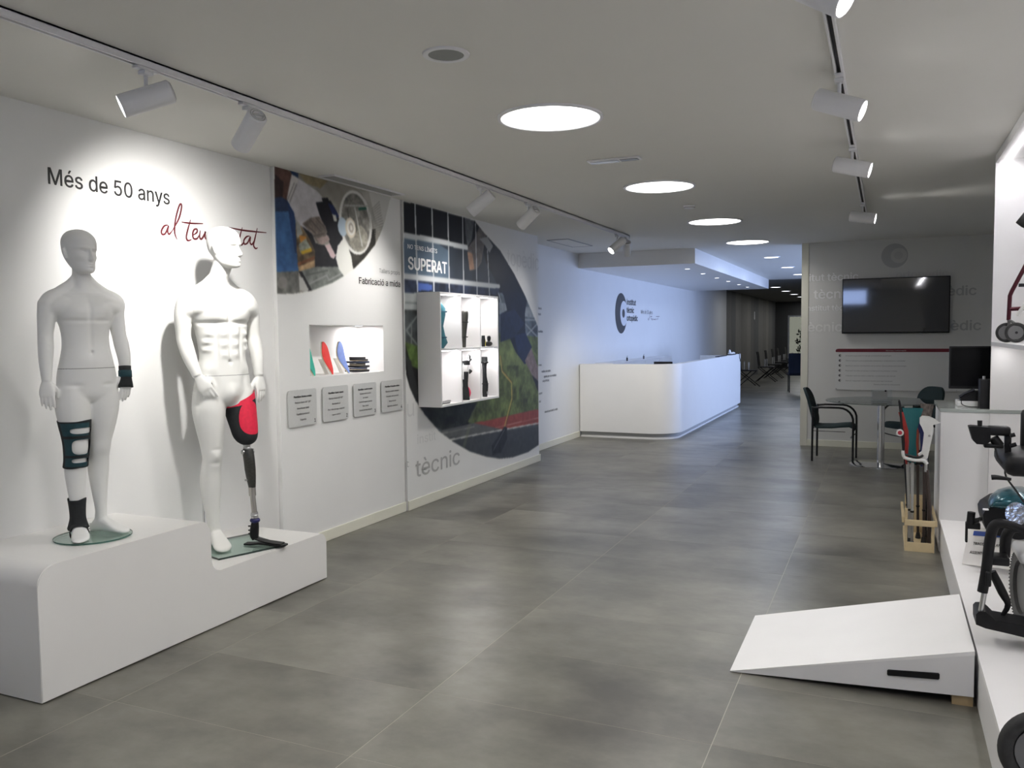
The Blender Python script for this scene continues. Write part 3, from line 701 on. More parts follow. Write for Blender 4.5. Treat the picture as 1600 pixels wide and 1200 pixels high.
for s in ([(915, 545), (895, 670), (905, 680)], [(885, 685), (870, 700), (872, 720), (885, 715), (892, 700)], [(910, 655), (945, 652)], [(928, 650), (925, 715)], [(935, 700), (950, 690), (940, 720), (958, 712)], [(965, 690), (972, 718), (985, 700), (985, 718)], [(1000, 695), (990, 712), (1005, 715)], [(1020, 690), (1012, 705), (1022, 715), (1030, 700)], [(1020, 655), (1085, 652)], [(1060, 650), (1052, 715)], [(1040, 690), (1050, 712)]):
    tube(bm, on_wall(s, XR, 940, 440, 12, .002), .0045, 5, smooth=2)
for v in bm.verts: v.co.x = XR+.0005+(v.co.x-XR-.002+.005)*.2
obj('slogan_script', bm, mat('plum_lettering', (.12, .05, .09), .5, noise=.05), lg)

# ------------------------------------------------------------------ niche contents and sign plates
def insole(name, label, px, pyb, pyt, col, lean, curve):
    m = mat('insole_'+name, col, .55, noise=.05, nscale=30, bump=.1); fm = mat('insole_foam', (.72, .66, .52), .7, noise=.05)
    pb = at(px, pyb, 0, -3.90)
    t = thing('insole', label, 'insole', (-3.90, pb[1], NZ0), group='coloured insoles in the niche')
    Lh = .262; n = 26
    outl = []
    for i in range(n):
        a = 2*math.pi*i/n; u = math.cos(a); v = math.sin(a)
        hw = .036+.012*u-.008*math.cos(2*a)*1
        outl.append((hw*v+curve*(u**2)*.012, (u+1)/2*Lh))
    for th0, th1, mm, nm in ((0, .005, m, 'top_cover'), (-.012, -.0003, fm, 'foam_base')):
        bm = bmesh.new(); rings = []
        for th in (th0, th1):
            vs = []
            for yy, zz in outl:
                bow = .02*math.sin(math.pi*zz/Lh)**2
                xx = th-bow-lean*(zz/Lh); vs.append(bm.verts.new((xx, yy, zz*.97+.001)))
            rings.append(vs)
        skin_rings(bm, rings); obj(nm, bm, mm, t, True, smooth=50)
    # clear holder
    h = thing('insole_holder', 'clear acrylic stand behind the %s' % label.split(' leaning')[0], 'stand', (-3.95, pb[1], NZ0), group='clear stands behind the insoles')
    bm = bmesh.new(); prism(bm, [(.005, -.03, .0005), (-.004, -.03, .0005), (-.064, -.03, .12), (-.056, -.03, .12)], (0, .04, 0)); box(bm, -.10, -.005, -.03, .03, .0005, .004)
    h.location.x = -3.955
    obj('upright', bm, mat('frosted_white_acrylic', (.72, .70, .66), .4, noise=.01), h, True)
insole('green', 'green shoe insole leaning upright at the left of the niche', 493, 586, 536, (.02, .42, .32), .085, -1)
insole('red', 'red shoe insole leaning upright in the middle of the niche', 521, 584, 538, (.75, .035, .03), .085, -1)
insole('blue', 'pale blue shoe insole leaning upright beside the dark pile', 544, 582, 533, (.22, .32, .72), .085, 1)
for k in range(7):
    nm = ['black', 'navy', 'charcoal', 'navy', 'black', 'brown-edged dark', 'black'][k]
    rz = [-.15, .12, -.05, .2, -.1, .08, .18][k]
    t = thing('insole', '%s insole in the pile at the niche right, %s from the bottom' % (nm, (NUMW+['topmost'])[k]), 'insole', (-3.955, 5.79+.010*(k % 3), NZ0+.001+k*.0175), rz, group='dark insoles piled in the niche')
    cm = mat('insole_cover_%d' % (k % 3), [(.015, .015, .018), (.03, .05, .12), (.02, .02, .03)][k % 3], .6, noise=.1, nscale=40); fm = mat('insole_edge_%d' % (k % 2), [(.03, .03, .035), (.30, .24, .16)][k % 2], .7, noise=.1)
    outl = []
    for i in range(24):
        a = 2*math.pi*i/24; u = math.cos(a); v = math.sin(a); outl.append(((.040+.010*u)*v, u*.138))
    for th0, th1, mm, pn in ((0, .006, fm, 'foam_base'), (.0063, .0155, cm, 'top_cover')):
        bm = bmesh.new(); skin_rings(bm, [[bm.verts.new((x_, y_, th+.008*max(0, -y_/.138))) for x_, y_ in outl] for th in (th0, th1)]); obj(pn, bm, mm, t, True, smooth=50)
# niche lamp
t = thing('niche_lamp', 'small recessed lamp in the top right of the lit niche', 'lamp', (-3.98, 5.86, NZ1-.006))
bm = bmesh.new(); lathe(bm, [(.03, 0), (.03, .0055)], n=20); obj('lens', bm, E_SMALL, t, True)
bm = bmesh.new(); lathe(bm, [(.036, .001), (.036, .0058), (.0305, .0058), (.0305, .001)], n=20, closed=True); obj('rim', bm, SPOTM, t, True)
area('lamp_light', (0, 0, -.004), .06, 2.6, (1, .94, .93), t)
signs = [((4.735, 5.055), ['Plantilles Goma a mida', 'Duresa shore 40° 35°', 'Amortiment total', 'Equilibri postural i', 'Esportiu'], '1', 'first brushed plate from the left under the niche, numbered 1'),
         ((5.132, 5.455), ['Plantilles Semi-dures', 'Duresa shore 35° 45°', 'Resistents al', 'Pes i descàrrega corporal', 'i gran confort'], '2', 'second brushed plate under the niche, numbered 2'),
         ((5.530, 5.850), ['Plantilles conformades', 'Termoconformades', 'en resina', 'Control i suport plantar', 'Peu cavus', 'Correcció de pronació'], '3', 'third brushed plate under the niche, numbered 3'),
         ((5.928, 6.260), ['Plantilles Fresades mides', 'Disseny assistit ordinador', 'Fresades amb precisió i', 'llarga durada', 'Materials combinats'], '4', 'rightmost brushed plate under the niche, numbered 4')]
PLATE = mat('satin_sign_plate', (.66, .665, .655), .35, metal=.15, noise=.02, nscale=60)
for (y0, y1), lines, num, lab in signs:
    cy, cz = (y0+y1)/2, 1.031
    t = thing('sign_plate', lab, 'sign', (XP+.001, cy, .9), group='numbered sign plates')
    bm = bmesh.new(); prism(bm, [(XP+.012, cy+a_, cz+b_) for a_, b_ in rrect(y1-y0, .262, .018)], (.004, 0, 0)); obj('plate', bm, PLATE, t)
    for sy in (-1, 1):
        for sz in (-1, 1):
            bm = bmesh.new(); cyl(bm, (XP+.0005, cy+sy*(y1-y0)*.40, cz+sz*.105), (XP+.0118, cy+sy*(y1-y0)*.40, cz+sz*.105), .006, n=10); obj('standoff', bm, STEEL, t)
    n = len(lines); bm = None
    for i, s in enumerate(lines):
        z = cz+.075-i*(.165/(n-1)); tw = text_width(s, .024)
        text(s, 'sign_lettering', (XP+.0165, cy, z), .024 if i else .026, BLKINK if i == 0 else GREYINK, 'x', t, min(.28/tw, 1.05), 'CENTER', .0004, bold=.0006 if i == 0 else .0002)
    text(num, 'sign_number', (XP+.0165, y1-.035, cz-.115), .05, BLKINK, 'x', t, .9, 'LEFT', .0004, bold=.001)

# ------------------------------------------------------------------ display box on the mural
BY0, BY1, BZ0, BZ1, BX0, BX1 = 6.527, at(779, 540, 0, -3.58)[1], .898, 1.918, -3.813, -3.58
db = thing('wall_display_box', 'white six-compartment display box mounted on the sports mural', 'display box', (BX0, (BY0+BY1)/2, BZ0))
th = .018; ym = [BY0+th/2+(BY1-BY0-th)*k/3 for k in range(4)]; zc = 1.408
obj('side_panel', B(BX0, BX1, BY0, BY0+th, BZ0, BZ1), LAMW, db); obj('side_panel', B(BX0, BX1, BY1-th, BY1, BZ0, BZ1), LAMW, db)
obj('top_panel', B(BX0, BX1, BY0+th, BY1-th, BZ1-th, BZ1), LAMW, db); obj('bottom_panel', B(BX0, BX1, BY0+th, BY1-th, BZ0, BZ0+th), LAMW, db)
obj('back_panel', B(BX0, BX0+.008, BY0+th, BY1-th, BZ0+th, BZ1-th), LAMW, db); obj('shelf', B(BX0+.008, BX1-.002, BY0+th, BY1-th, zc-th/2, zc+th/2), LAMW, db)
for k in (1, 2):
    obj('divider', B(BX0+.008, BX1-.003, ym[k]-th/2, ym[k]+th/2, BZ0+th, zc-th/2), LAMW, db); obj('divider', B(BX0+.008, BX1-.003, ym[k]-th/2, ym[k]+th/2, zc+th/2, BZ1-th), LAMW, db)
rows = ['lower', 'upper']; cols = ['left', 'middle', 'right']
for k in range(3):
    for r_, zt in ((1, BZ1-th), (0, zc-th/2)):
        yc = (ym[k]+ym[k+1])/2
        t = obj('lamp', B(BX1-.05, BX1-.035, ym[k]+.03, ym[k+1]-.03, zt-.006, zt-.0005), E_LED, db)
        a_ = area('lamp_light', (BX1-.043, yc, zt-.008), .012, 1.5, (1, .97, .97), None, 'RECTANGLE', (0, math.radians(0), 0), .28); link_parent = a_; a_.parent = db; a_.matrix_parent_inverse = world_of(db).inverted()
def ypx(px, py=560): return at(px, py, 0, -3.655)[1]
def ypos(k, f): return ym[k]+th/2+(ym[k+1]-ym[k]-th)*f
FZ = [BZ0+th, zc+th/2]
# 1 teal back brace
t = thing('orthosis', 'teal moulded splint standing in the upper left compartment', 'splint', (-3.665, ypx(690), FZ[1]), group='orthoses in the display box')
bm = bmesh.new(); rings = []
for z_, y_, r_ in ((.001, 0, .045), (.05, .02, .075), (.12, 0, .045), (.2, -.02, .03), (.3, 0, .055), (.36, .01, .06), (.42, -.03, .035), (.455, -.04, .012)):
    rings.append(ring(bm, (.0+.02*math.sin(z_*8), y_, z_), Vector((0, 1, 0)), Vector((1, 0, 0)), r_, r_*.55, 16))
skin_rings(bm, rings); obj('shell', bm, mat('teal_plastic', (.03, .15, .19), .45, noise=.25, nscale=8), t, True, smooth=60)
bm = bmesh.new(); torus(bm, (.02, 0, .10), (0, 0, 1), .055, .006, 24, 6); torus(bm, (.02, 0, .33), (0, 0, 1), .06, .006, 24, 6)
for v in bm.verts: v.co.x = .02+(v.co.x-.02)*.62
obj('strap', bm, mat('navy_strap', (.02, .08, .13), .8, noise=.1), t, True)
# 2 black tapered long splint
t = thing('orthosis', 'tall tapered black splint standing in the upper middle compartment', 'splint', (-3.655, ypx(726.5), FZ[1]), group='orthoses in the display box')
bm = bmesh.new(); tube(bm, [(0, -.012, .001), (0, -.012, .12), (0, 0, .26), (0, 0, .33), (0, 0, .345)], [.016, .022, .034, .038, .03], 16, smooth=3); obj('shell', bm, CARBON, t, True, smooth=50)
bm = bmesh.new()
for z_ in (.10, .24): torus(bm, (0, -.004, z_), (0, 0, 1), .03 if z_ < .2 else .037, .005, 20, 6)
obj('strap', bm, NEOP, t, True)
# 3 two small braces
t = thing('foot_orthosis', 'small black and yellow ankle support in the upper right compartment', 'ankle support', (-3.655, ypx(755.5), FZ[1]), group='orthoses in the display box')
bm = bmesh.new(); tube(bm, [(0, .0, .001), (0, 0, .06), (0, .0, .11)], [.018, .02, .016], 14, smooth=2); obj('sleeve', bm, NEOP, t, True, smooth=50)
bm = bmesh.new(); tube(bm, [(.0, .028, .008), (.0, .03, .05), (0, .022, .085)], [.01, .012, .006], 10, smooth=2); obj('strap', bm, mat('yellow_plastic', (.7, .6, .05), .5, noise=.05), t, True)
t = thing('foot_orthosis', 'small black rocking foot device in the upper right compartment', 'foot device', (-3.655, ypx(764), FZ[1]), group='orthoses in the display box')
bm = bmesh.new(); rings = [ring(bm, (0, y_, .028), Vector((1, 0, 0)), Vector((0, 0, 1)), r_*1.1, r_, 14) for y_, r_ in ((-.07, .008), (-.045, .022), (0, .026), (.04, .02), (.065, .008))]; skin_rings(bm, rings); obj('foot_shell', bm, DARK, t, True, smooth=60)
bm = bmesh.new(); tube(bm, [(0, 0, .054), (0, .004, .085), (0, .0, .105)], [.014, .02, .014], 12, smooth=2); obj('joint', bm, DARK, t, True, smooth=60)
# 4 lower left: grey foot plate, mostly hidden
t = thing('foot_plate', 'thin dark foot plate lying in the lower left compartment', 'foot plate', (-3.65, ypx(692), FZ[0]), group='orthoses in the display box')
bm = bmesh.new(); prism(bm, [(-.03, -.11, .002), (.03, -.11, .002), (.035, .05, .002), (.01, .115, .018), (-.02, .11, .018), (-.03, .03, .002)], (0, 0, .008)); obj('sole', bm, mat('grey_plastic_dark', (.12, .12, .12), .4, noise=.1), t, True)
bm = bmesh.new(); tube(bm, [(0, -.09, .012), (-.01, -.11, .1), (0, -.115, .25), (0, -.10, .285)], [.006, .006, .008, .012], 8, smooth=3); obj('strut', bm, DARK, t, True, smooth=60)
# 5 lower middle: leg orthosis with boot
t = thing('leg_orthosis', 'black walking orthosis with pink sole pad and knobs, lower middle compartment', 'leg brace', (-3.655, ypx(728), FZ[0]), group='orthoses in the display box')
bm = bmesh.new(); tube(bm, [(0, -.02, .001), (0, -.015, .08), (0, -.018, .14), (0, -.02, .22), (0, -.02, .27)], [.05, .042, .03, .036, .038], 16, smooth=3, flat=.8); obj('boot', bm, NEOP, t, True, smooth=60)
bm = bmesh.new(); tube(bm, [(.0, .035, .03), (0, .045, .07), (0, .03, .115)], [.018, .024, .014], 12, smooth=3); obj('pink_pad', bm, mat('hot_pink', (.85, .06, .16), .6, noise=.05), t, True, smooth=60)
bm = bmesh.new(); tube(bm, [(0, -.01, .335), (0, -.01, .375)], .05, 18, flat=.8); obj('thigh_band', bm, NEOP, t, True, smooth=40)
bm = bmesh.new(); tube(bm, [(0, .02, .20), (0, .045, .28), (0, .055, .34), (0, .045, .42)], .008, 8, smooth=3); tube(bm, [(0, -.06, .20), (0, -.06, .28), (0, -.055, .34), (0, -.05, .42)], .006, 8, smooth=3); obj('side_bar', bm, SPOTM, t, True, smooth=60)
bm = bmesh.new()
for y_, z_ in ((.07, .40), (.09, .375), (.062, .41), (.075, .27), (.092, .262)): tube(bm, [(0, y_-.02, z_-.012), (0, y_+.012, z_+.01)], [.007, .013], 10)
obj('knob', bm, DARK, t, True)
# 6 lower right: black long splint
t = thing('orthosis', 'slim curved black splint standing in the lower right compartment', 'splint', (-3.655, ypx(757), FZ[0]), group='orthoses in the display box')
bm = bmesh.new(); tube(bm, [(0, 0, .001), (0, .004, .05), (0, .012, .12), (0, 0, .2), (0, -.005, .30), (0, 0, .36), (0, 0, .40)], [.024, .028, .03, .022, .022, .03, .03], 14, smooth=3); obj('shell', bm, NEOP, t, True, smooth=50)
bm = bmesh.new(); torus(bm, (0, 0, .345), (0, 0, 1), .03, .01, 20, 6); torus(bm, (0, .01, .13), (0, 0, 1), .03, .005, 20, 6); obj('strap', bm, DARK, t, True)
bm = bmesh.new(); tube(bm, [(.02, .004, .03), (.024, .004, .055)], .012, 10); obj('buckle', bm, STEEL, t, True)

# ------------------------------------------------------------------ mannequin plinth
px_, pX = -3.235, XT+.001
prof = []
def arc2(cx, cz, r, a0, a1, n=8):
    return [(cx+r*math.cos(math.radians(a0+(a1-a0)*i/n)), cz+r*math.sin(math.radians(a0+(a1-a0)*i/n))) for i in range(n+1)]
Z1, Z2, R1 = .586, .300, .085
prof = [(2.365, .006)] + arc2(2.365+R1, Z1-R1, R1, 180, 90) + arc2(3.36-R1*.8, Z1-R1*.8, R1*.8, 90, 0) + arc2(3.36+.06, Z2+.06, .06, 180, 270) + arc2(4.353-R1*.7, Z2-R1*.7, R1*.7, 90, 0) + [(4.353, .006)]
bm = bmesh.new(); prism(bm, [(px_, a_, b_) for a_, b_ in prof], (pX-px_, 0, 0))
es = [e for e in bm.edges if all(abs(v.co.x-px_) < 1e-4 for v in e.verts)]
bmesh.ops.bevel(bm, geom=es, offset=.003, segments=2, affect='EDGES')
pl = obj('display_plinth', bm, LACQ, smooth=30); tag(pl, 'white two-step display plinth with rounded edges under the mannequins', 'plinth')
obj('shadow_gap', B(-3.85, px_-.02, 2.385, 4.335, 0, .006), DARK, pl)

# ------------------------------------------------------------------ mannequins
def loft_dense(bm, secs, n=56, k=8, ex=2.2, feat=None, org=(0, 0, 0)):
    """secs: (z, cx, cy, front, back, halfwidth); dense closed loft, features push points outward"""
    S = cr(secs, k); rings = []
    for s in S:
        z, cx, cy, fr, bk, hw = s; vs = []
        for i in range(n):
            t = 2*math.pi*i/n; ct, st = math.cos(t), math.sin(t)
            q = 1/((abs(ct)**ex+abs(st)**ex)**(1/ex)); r = fr if ct > 0 else bk
            p = Vector((cx+q*ct*r, cy+q*st*hw, z))
            if feat:
                nrm = Vector((ct/max(r, .01), st/max(hw, .01), 0)).normalized()
                p = p+nrm*feat(p.x-cx, p.y-cy, z, ct)
            vs.append(bm.verts.new(p))
        rings.append(vs)
    skin_rings(bm, rings)
def gs(y, z, cy, cz, sy, sz): return math.exp(-((y-cy)/sy)**2-((z-cz)/sz)**2)
def head_mesh(bm, c, hh, rz, pitch=0., nose=1.):
    tmp = bmesh.new()
    K = [(0, .14, 0, .16, .08, .07), (.03, .13, 0, .235, .15, .14), (.09, .10, 0, .285, .20, .20), (.17, .05, 0, .335, .25, .235), (.28, 0, 0, .375, .30, .268), (.40, -.02, 0, .385, .38, .292), (.52, -.02, 0, .385, .42, .315), (.64, -.02, 0, .392, .435, .33), (.76, -.03, 0, .375, .42, .322), (.86, -.04, 0, .32, .37, .28), (.94, -.05, 0, .235, .28, .205), (.985, -.05, 0, .13, .16, .11), (1.0, -.05, 0, .03, .03, .03)]
    def f(x, y, z, ct):
        if ct < .15: return 0
        v = 0
        for s in (-1, 1):
            v -= .060*gs(y, z, s*.135, .475, .085, .055)
            v += .026*gs(y, z, s*.135, .455, .045, .025)
            v += .034*gs(y, z, s*.12, .560, .11, .030)
            v += .02*gs(y, z, s*.19, .36, .06, .06)
            v -= .018*gs(y, z, s*.17, .24, .06, .07)
        v += .038*gs(y, z, 0, .208, .085, .018)+.036*gs(y, z, 0, .155, .072, .018)-.022*gs(y, z, 0, .182, .09, .010)
        v += .03*gs(y, z, 0, .055, .07, .05)-.014*gs(y, z, 0, .11, .08, .022)
        return v
    loft_dense(tmp, K, 72, 9, 2.15, f)
    # nose wedge
    rings = []
    for z_, xt, hw in [(a_, .385+(b_-.385)*nose, c_*nose) for a_, b_, c_ in ((.555, .385, .024), (.50, .405, .030), (.44, .438, .034), (.37, .485, .042), (.32, .520, .056), (.288, .505, .068), (.262, .44, .058), (.25, .36, .04))]:
        rings.append([tmp.verts.new((x_, y_, z_)) for x_, y_ in ((.25, hw*1.5), (xt-.06, hw*1.2), (xt-.02, hw*.75), (xt, hw*.2), (xt, -hw*.2), (xt-.02, -hw*.75), (xt-.06, -hw*1.2), (.25, -hw*1.5))])
    skin_rings(tmp, rings)
    for s in (-1, 1):   # ears
        tube(tmp, [(-.06, s*.30, .34), (-.03, s*.335, .37), (-.05, s*.345, .46), (-.07, s*.35, .53), (-.05, s*.325, .56)], [.02, .028, .036, .036, .02], 10, smooth=3, flat=1.0)
    M_ = Matrix.Translation(c) @ Matrix.Rotation(rz, 4, 'Z') @ Matrix.Rotation(pitch, 4, 'Y') @ Matrix.Scale(hh, 4)
    bmesh.ops.transform(tmp, matrix=M_, verts=tmp.verts)
    me = bpy.data.meshes.new('tmp'); bmesh.ops.recalc_face_normals(tmp, faces=tmp.faces); tmp.to_mesh(me); tmp.free(); bm.from_mesh(me); bpy.data.meshes.remove(me)
def hand(bm, w, d, t, L, curl=.25, spread=.1):
    """w wrist, d pointing direction, t thumb-side direction, L hand length"""
    w = Vector(w); d = Vector(d).normalized(); t = Vector(t); t = (t-d*t.dot(d)).normalized(); n = d.cross(t).normalized()
    pr = []
    for f, ww, hh in ((-.10, .13, .10), (0, .13, .105), (.12, .18, .10), (.28, .225, .085), (.42, .235, .075), (.50, .22, .06)):
        pr.append(ring(bm, w+d*(f*L), t, n, ww*L, hh*L, 16, 2.4))
    skin_rings(bm, pr)
    for k, (off, ln, rr) in enumerate(((.165, .43, .050), (.055, .49, .052), (-.055, .45, .049), (-.16, .36, .043))):
        base = w+d*(.44*L)+t*(off*L); dirv = (d+t*(spread*(off*2))).normalized(); P_ = [base]; a_ = curl*(.8+.25*k)
        for q, fr in ((.4, .42), (1.0, .32), (1.5, .26)):
            ang = a_*q; dv = (dirv*math.cos(ang)+n*math.sin(ang)).normalized(); P_.append(P_[-1]+dv*(ln*L*fr))
        tube(bm, P_, [rr*L*1.05, rr*L, rr*L*.92, rr*L*.72], 10, smooth=2)
    n = n*(1 if curl > 0 else -1); b = w+d*(.10*L)+t*(.12*L)+n*(.03*L)
    tube(bm, [b, b+d*(.16*L)+t*(.13*L)+n*(.05*L), b+d*(.33*L)+t*(.16*L)+n*(.09*L), b+d*(.44*L)+t*(.13*L)+n*(.12*L)], [.075*L, .068*L, .056*L, .04*L], 10, smooth=2)
def foot(bm, ank, ang, L, zb=0., split=False):
    f = Vector((math.cos(ang), math.sin(ang), 0)); s = Vector((-math.sin(ang), math.cos(ang), 0)); up = Vector((0, 0, 1))
    o = Vector((ank[0], ank[1], zb)); rings = []
    for u, hw, h, sh in ((-.27, .06, .10, 0), (-.24, .12, .22, 0), (-.14, .145, .34, 0), (0, .15, .40, 0), (.15, .16, .34, .01), (.32, .185, .24, .015), (.47, .20, .17, .01), (.58, .19, .13, 0), (.68, .14, .10, -.02), (.73, .06, .06, -.03)):
        c = o+f*(u*L)+s*(sh*L)+up*(h*L/2); rings.append(ring(bm, c, s, up, hw*L, h*L/2, 20, 2.5))
    skin_rings(bm, rings)
    tube(bm, [o+f*(-.02*L)+up*(.15*L), o+f*(-.03*L)+up*(.45*L)], [.14*L, .12*L], 14)
def remesh(bm, name, voxel, m, parent, wfun, feat, seam_z, label=None, torso_it=26):
    """voxel union of the overlapping closed forms, blended by weighted smoothing, then sculpted by feat"""
    o = obj(name, bm, m, parent, True)
    md = o.modifiers.new('r', 'REMESH'); md.mode = 'VOXEL'; md.voxel_size = voxel; md.use_smooth_shade = True
    dg = bpy.context.evaluated_depsgraph_get(); me = bpy.data.meshes.new_from_object(o.evaluated_get(dg))
    o.modifiers.clear(); old = o.data; o.data = me; bpy.data.meshes.remove(old); me.name = name
    n = len(me.vertices); V = np.empty(n*3); me.vertices.foreach_get('co', V); V = V.reshape(-1, 3)
    E = np.empty(len(me.edges)*2, dtype=np.int32); me.edges.foreach_get('vertices', E); E = E.reshape(-1, 2)
    deg = np.bincount(E.ravel(), minlength=n).astype(float)[:, None]
    def lap(V, it, w):
        for _ in range(it):
            S_ = np.zeros_like(V)
            for k in range(3): S_[:, k] = np.bincount(E[:, 0], V[E[:, 1], k], n)+np.bincount(E[:, 1], V[E[:, 0], k], n)
            V = V+w*(S_/deg-V)
        return V
    w = wfun(V)[:, None]
    V = lap(V, 3, .5); V = lap(V, torso_it, .6*w)
    me.vertices.foreach_set('co', V.ravel()); me.update()
    N = np.empty(n*3); me.vertices.foreach_get('normal', N) if False else None
    N = np.array([v.normal[:] for v in me.vertices])
    V = V+N*feat(V, N)[:, None]; V = lap(V, 1, .4)
    d = V[:, 2]-seam_z
    me.vertices.foreach_set('co', V.ravel()); me.update()
    me.materials.clear(); me.materials.append(m); me.materials.append(mat('seam_shadow_line', (.30, .30, .29), .7, noise=.05))
    C_ = np.empty(len(me.polygons)*3); me.polygons.foreach_get('center', C_); C_ = C_.reshape(-1, 3)
    zc = C_[:, 2]; torso = (np.abs(C_[:, 1]) < .152) & (np.abs(zc-seam_z) < voxel*.52) & seam_mask(C_, seam_z)
    mi = np.zeros(len(me.polygons), dtype=np.int32); mi[torso] = 1; me.polygons.foreach_set('material_index', mi)
    me.polygons.foreach_set('use_smooth', [True]*len(me.polygons)); me.update()
    return o
def seam_mask(C_, z): return np.hypot(C_[:, 0], C_[:, 1]*.7) < .135
def G3(V, cy, cz, sy, sz): return np.exp(-((V[:, 1]-cy)/sy)**2-((V[:, 2]-cz)/sz)**2)

# --- teenage mannequin with supports
AZT = math.radians(-21)
RT = Vector((-3.487, 2.852, Z1))
mt = thing('mannequin', 'smaller white mannequin with teal knee brace standing on a round glass base', 'mannequin', RT, AZT)
bm = bmesh.new(); zb = .012
def tfeat(V, N):
    fr = np.clip((N[:, 0]-.1)/.3, 0, 1)*(np.abs(V[:, 1]) < .14); v = 0
    for s in (-1, 1): v = v+.010*G3(V, s*.055, 1.090, .045, .036)-.005*G3(V, s*.058, 1.042, .05, .010)-.004*G3(V, s*.05, 1.175, .04, .010)
    v = v-.005*G3(V, 0, 1.08, .012, .06)-.010*G3(V, 0, .893, .008, .008)+.006*G3(V, 0, .85, .06, .05)-.004*G3(V, 0, .96, .012, .08)
    for s in (-1, 1): v = v-.004*G3(V, s*.075, .74, .03, .010)
    bk = np.clip((-N[:, 0]-.1)/.3, 0, 1)*(np.abs(V[:, 1]) < .14)
    return v*fr-.006*G3(V, 0, 1.0, .02, .16)*bk
def tw(V):
    z = V[:, 2]; y = np.abs(V[:, 1]); w = np.ones(len(V))
    w = np.where(z > 1.262, .04, w); w = np.where((z > 1.235) & (z <= 1.262), .5, w)
    w = np.where((y > .135) & (z < .80), .10, w); w = np.where((z < .12), .12, w); w = np.where((z < .69) & (y < .135), .55, w)
    return w
T = [(.655, 0, 0, .05, .05, .09), (.69, 0, 0, .075, .085, .125), (.74, 0, 0, .083, .10, .132), (.80, .002, 0, .085, .095, .128), (.86, .004, 0, .082, .08, .116), (.93, .002, 0, .076, .068, .104), (1.0, 0, 0, .078, .07, .108), (1.07, -.004, 0, .088, .078, .128), (1.12, -.01, 0, .080, .078, .134), (1.16, -.018, 0, .06, .066, .124), (1.19, -.022, 0, .045, .05, .078), (1.215, -.022, 0, .036, .042, .05), (1.24, -.015, 0, .036, .04, .043)]
loft_dense(bm, T, 64, 6, 2.2)
tube(bm, [(-.02, 0, 1.19), (-.012, -.003, 1.24), (.002, -.006, 1.29), (.006, -.006, 1.34)], [.052, .042, .040, .043], 20, smooth=3)
head_mesh(bm, (.012, -.012, 1.262), .210, math.radians(16), 0, .72)
for s in (-1, 1):
    tube(bm, [(-.015, s*.07, 1.175), (-.016, s*.115, 1.155), (-.012, s*.146, 1.128), (-.008, s*.148, 1.09)], [.030, .040, .045, .040], 16, smooth=3)
for s in (-1, 1):
    tube(bm, [(-.014, s*.012, 1.265), (-.018, s*.045, 1.215), (-.020, s*.09, 1.183), (-.018, s*.125, 1.160)], [.022, .028, .028, .026], 14, smooth=3)
    tube(bm, [(.010, s*.035, 1.12), (.014, s*.085, 1.115), (.004, s*.125, 1.105), (-.002, s*.148, 1.085)], [.030, .044, .044, .036], 16, smooth=3)
    tube(bm, [(-.025, s*.035, 1.12), (-.030, s*.085, 1.115), (-.022, s*.125, 1.105), (-.012, s*.148, 1.085)], [.030, .044, .042, .036], 16, smooth=3)
# arms
tube(bm, [(-.012, -.152, 1.13), (-.008, -.162, 1.06), (-.006, -.171, .975), (.004, -.174, .93), (.015, -.180, .85), (.022, -.182, .785), (.024, -.183, .765)], [.045, .041, .034, .035, .031, .0235, .022], 16, smooth=3)
hand(bm, (.025, -.184, .765), (.12, -.02, -1), (.45, .9, 0), .148, -.24)
tube(bm, [(-.012, .140, 1.13), (-.006, .145, 1.06), (0, .155, .975), (.006, .162, .93), (.018, .170, .86), (.024, .168, .795), (.025, .168, .78)], [.045, .041, .034, .035, .031, .0235, .022], 16, smooth=3)
hand(bm, (.026, .167, .785), (.12, -.04, -1), (.35, -.93, 0), .15, .22)
# legs
tube(bm, [(0, -.066, .73), (.004, -.069, .64), (.01, -.066, .55), (.014, -.063, .475), (.014, -.063, .44), (.004, -.064, .39), (-.006, -.066, .33), (-.004, -.066, .24), (0, -.066, .15), (0, -.066, .085), (0, -.066, .05)], [.072, .077, .066, .053, .05, .046, .0485, .039, .029, .026, .03], 22, smooth=3)
foot(bm, (0, -.066), math.radians(-14), .205, zb)
tube(bm, [(-.004, .066, .73), (-.006, .066, .64), (-.008, .060, .55), (-.012, .052, .475), (-.014, .05, .44), (-.028, .05, .39), (-.042, .05, .33), (-.042, .05, .24), (-.038, .052, .15), (-.036, .053, .085), (-.036, .053, .05)], [.072, .077, .066, .053, .05, .046, .0485, .039, .029, .026, .03], 22, smooth=3)
foot(bm, (-.036, .053), math.radians(32), .205, zb)
remesh(bm, 'body', .0031, MANQ2, mt, tw, tfeat, .818)
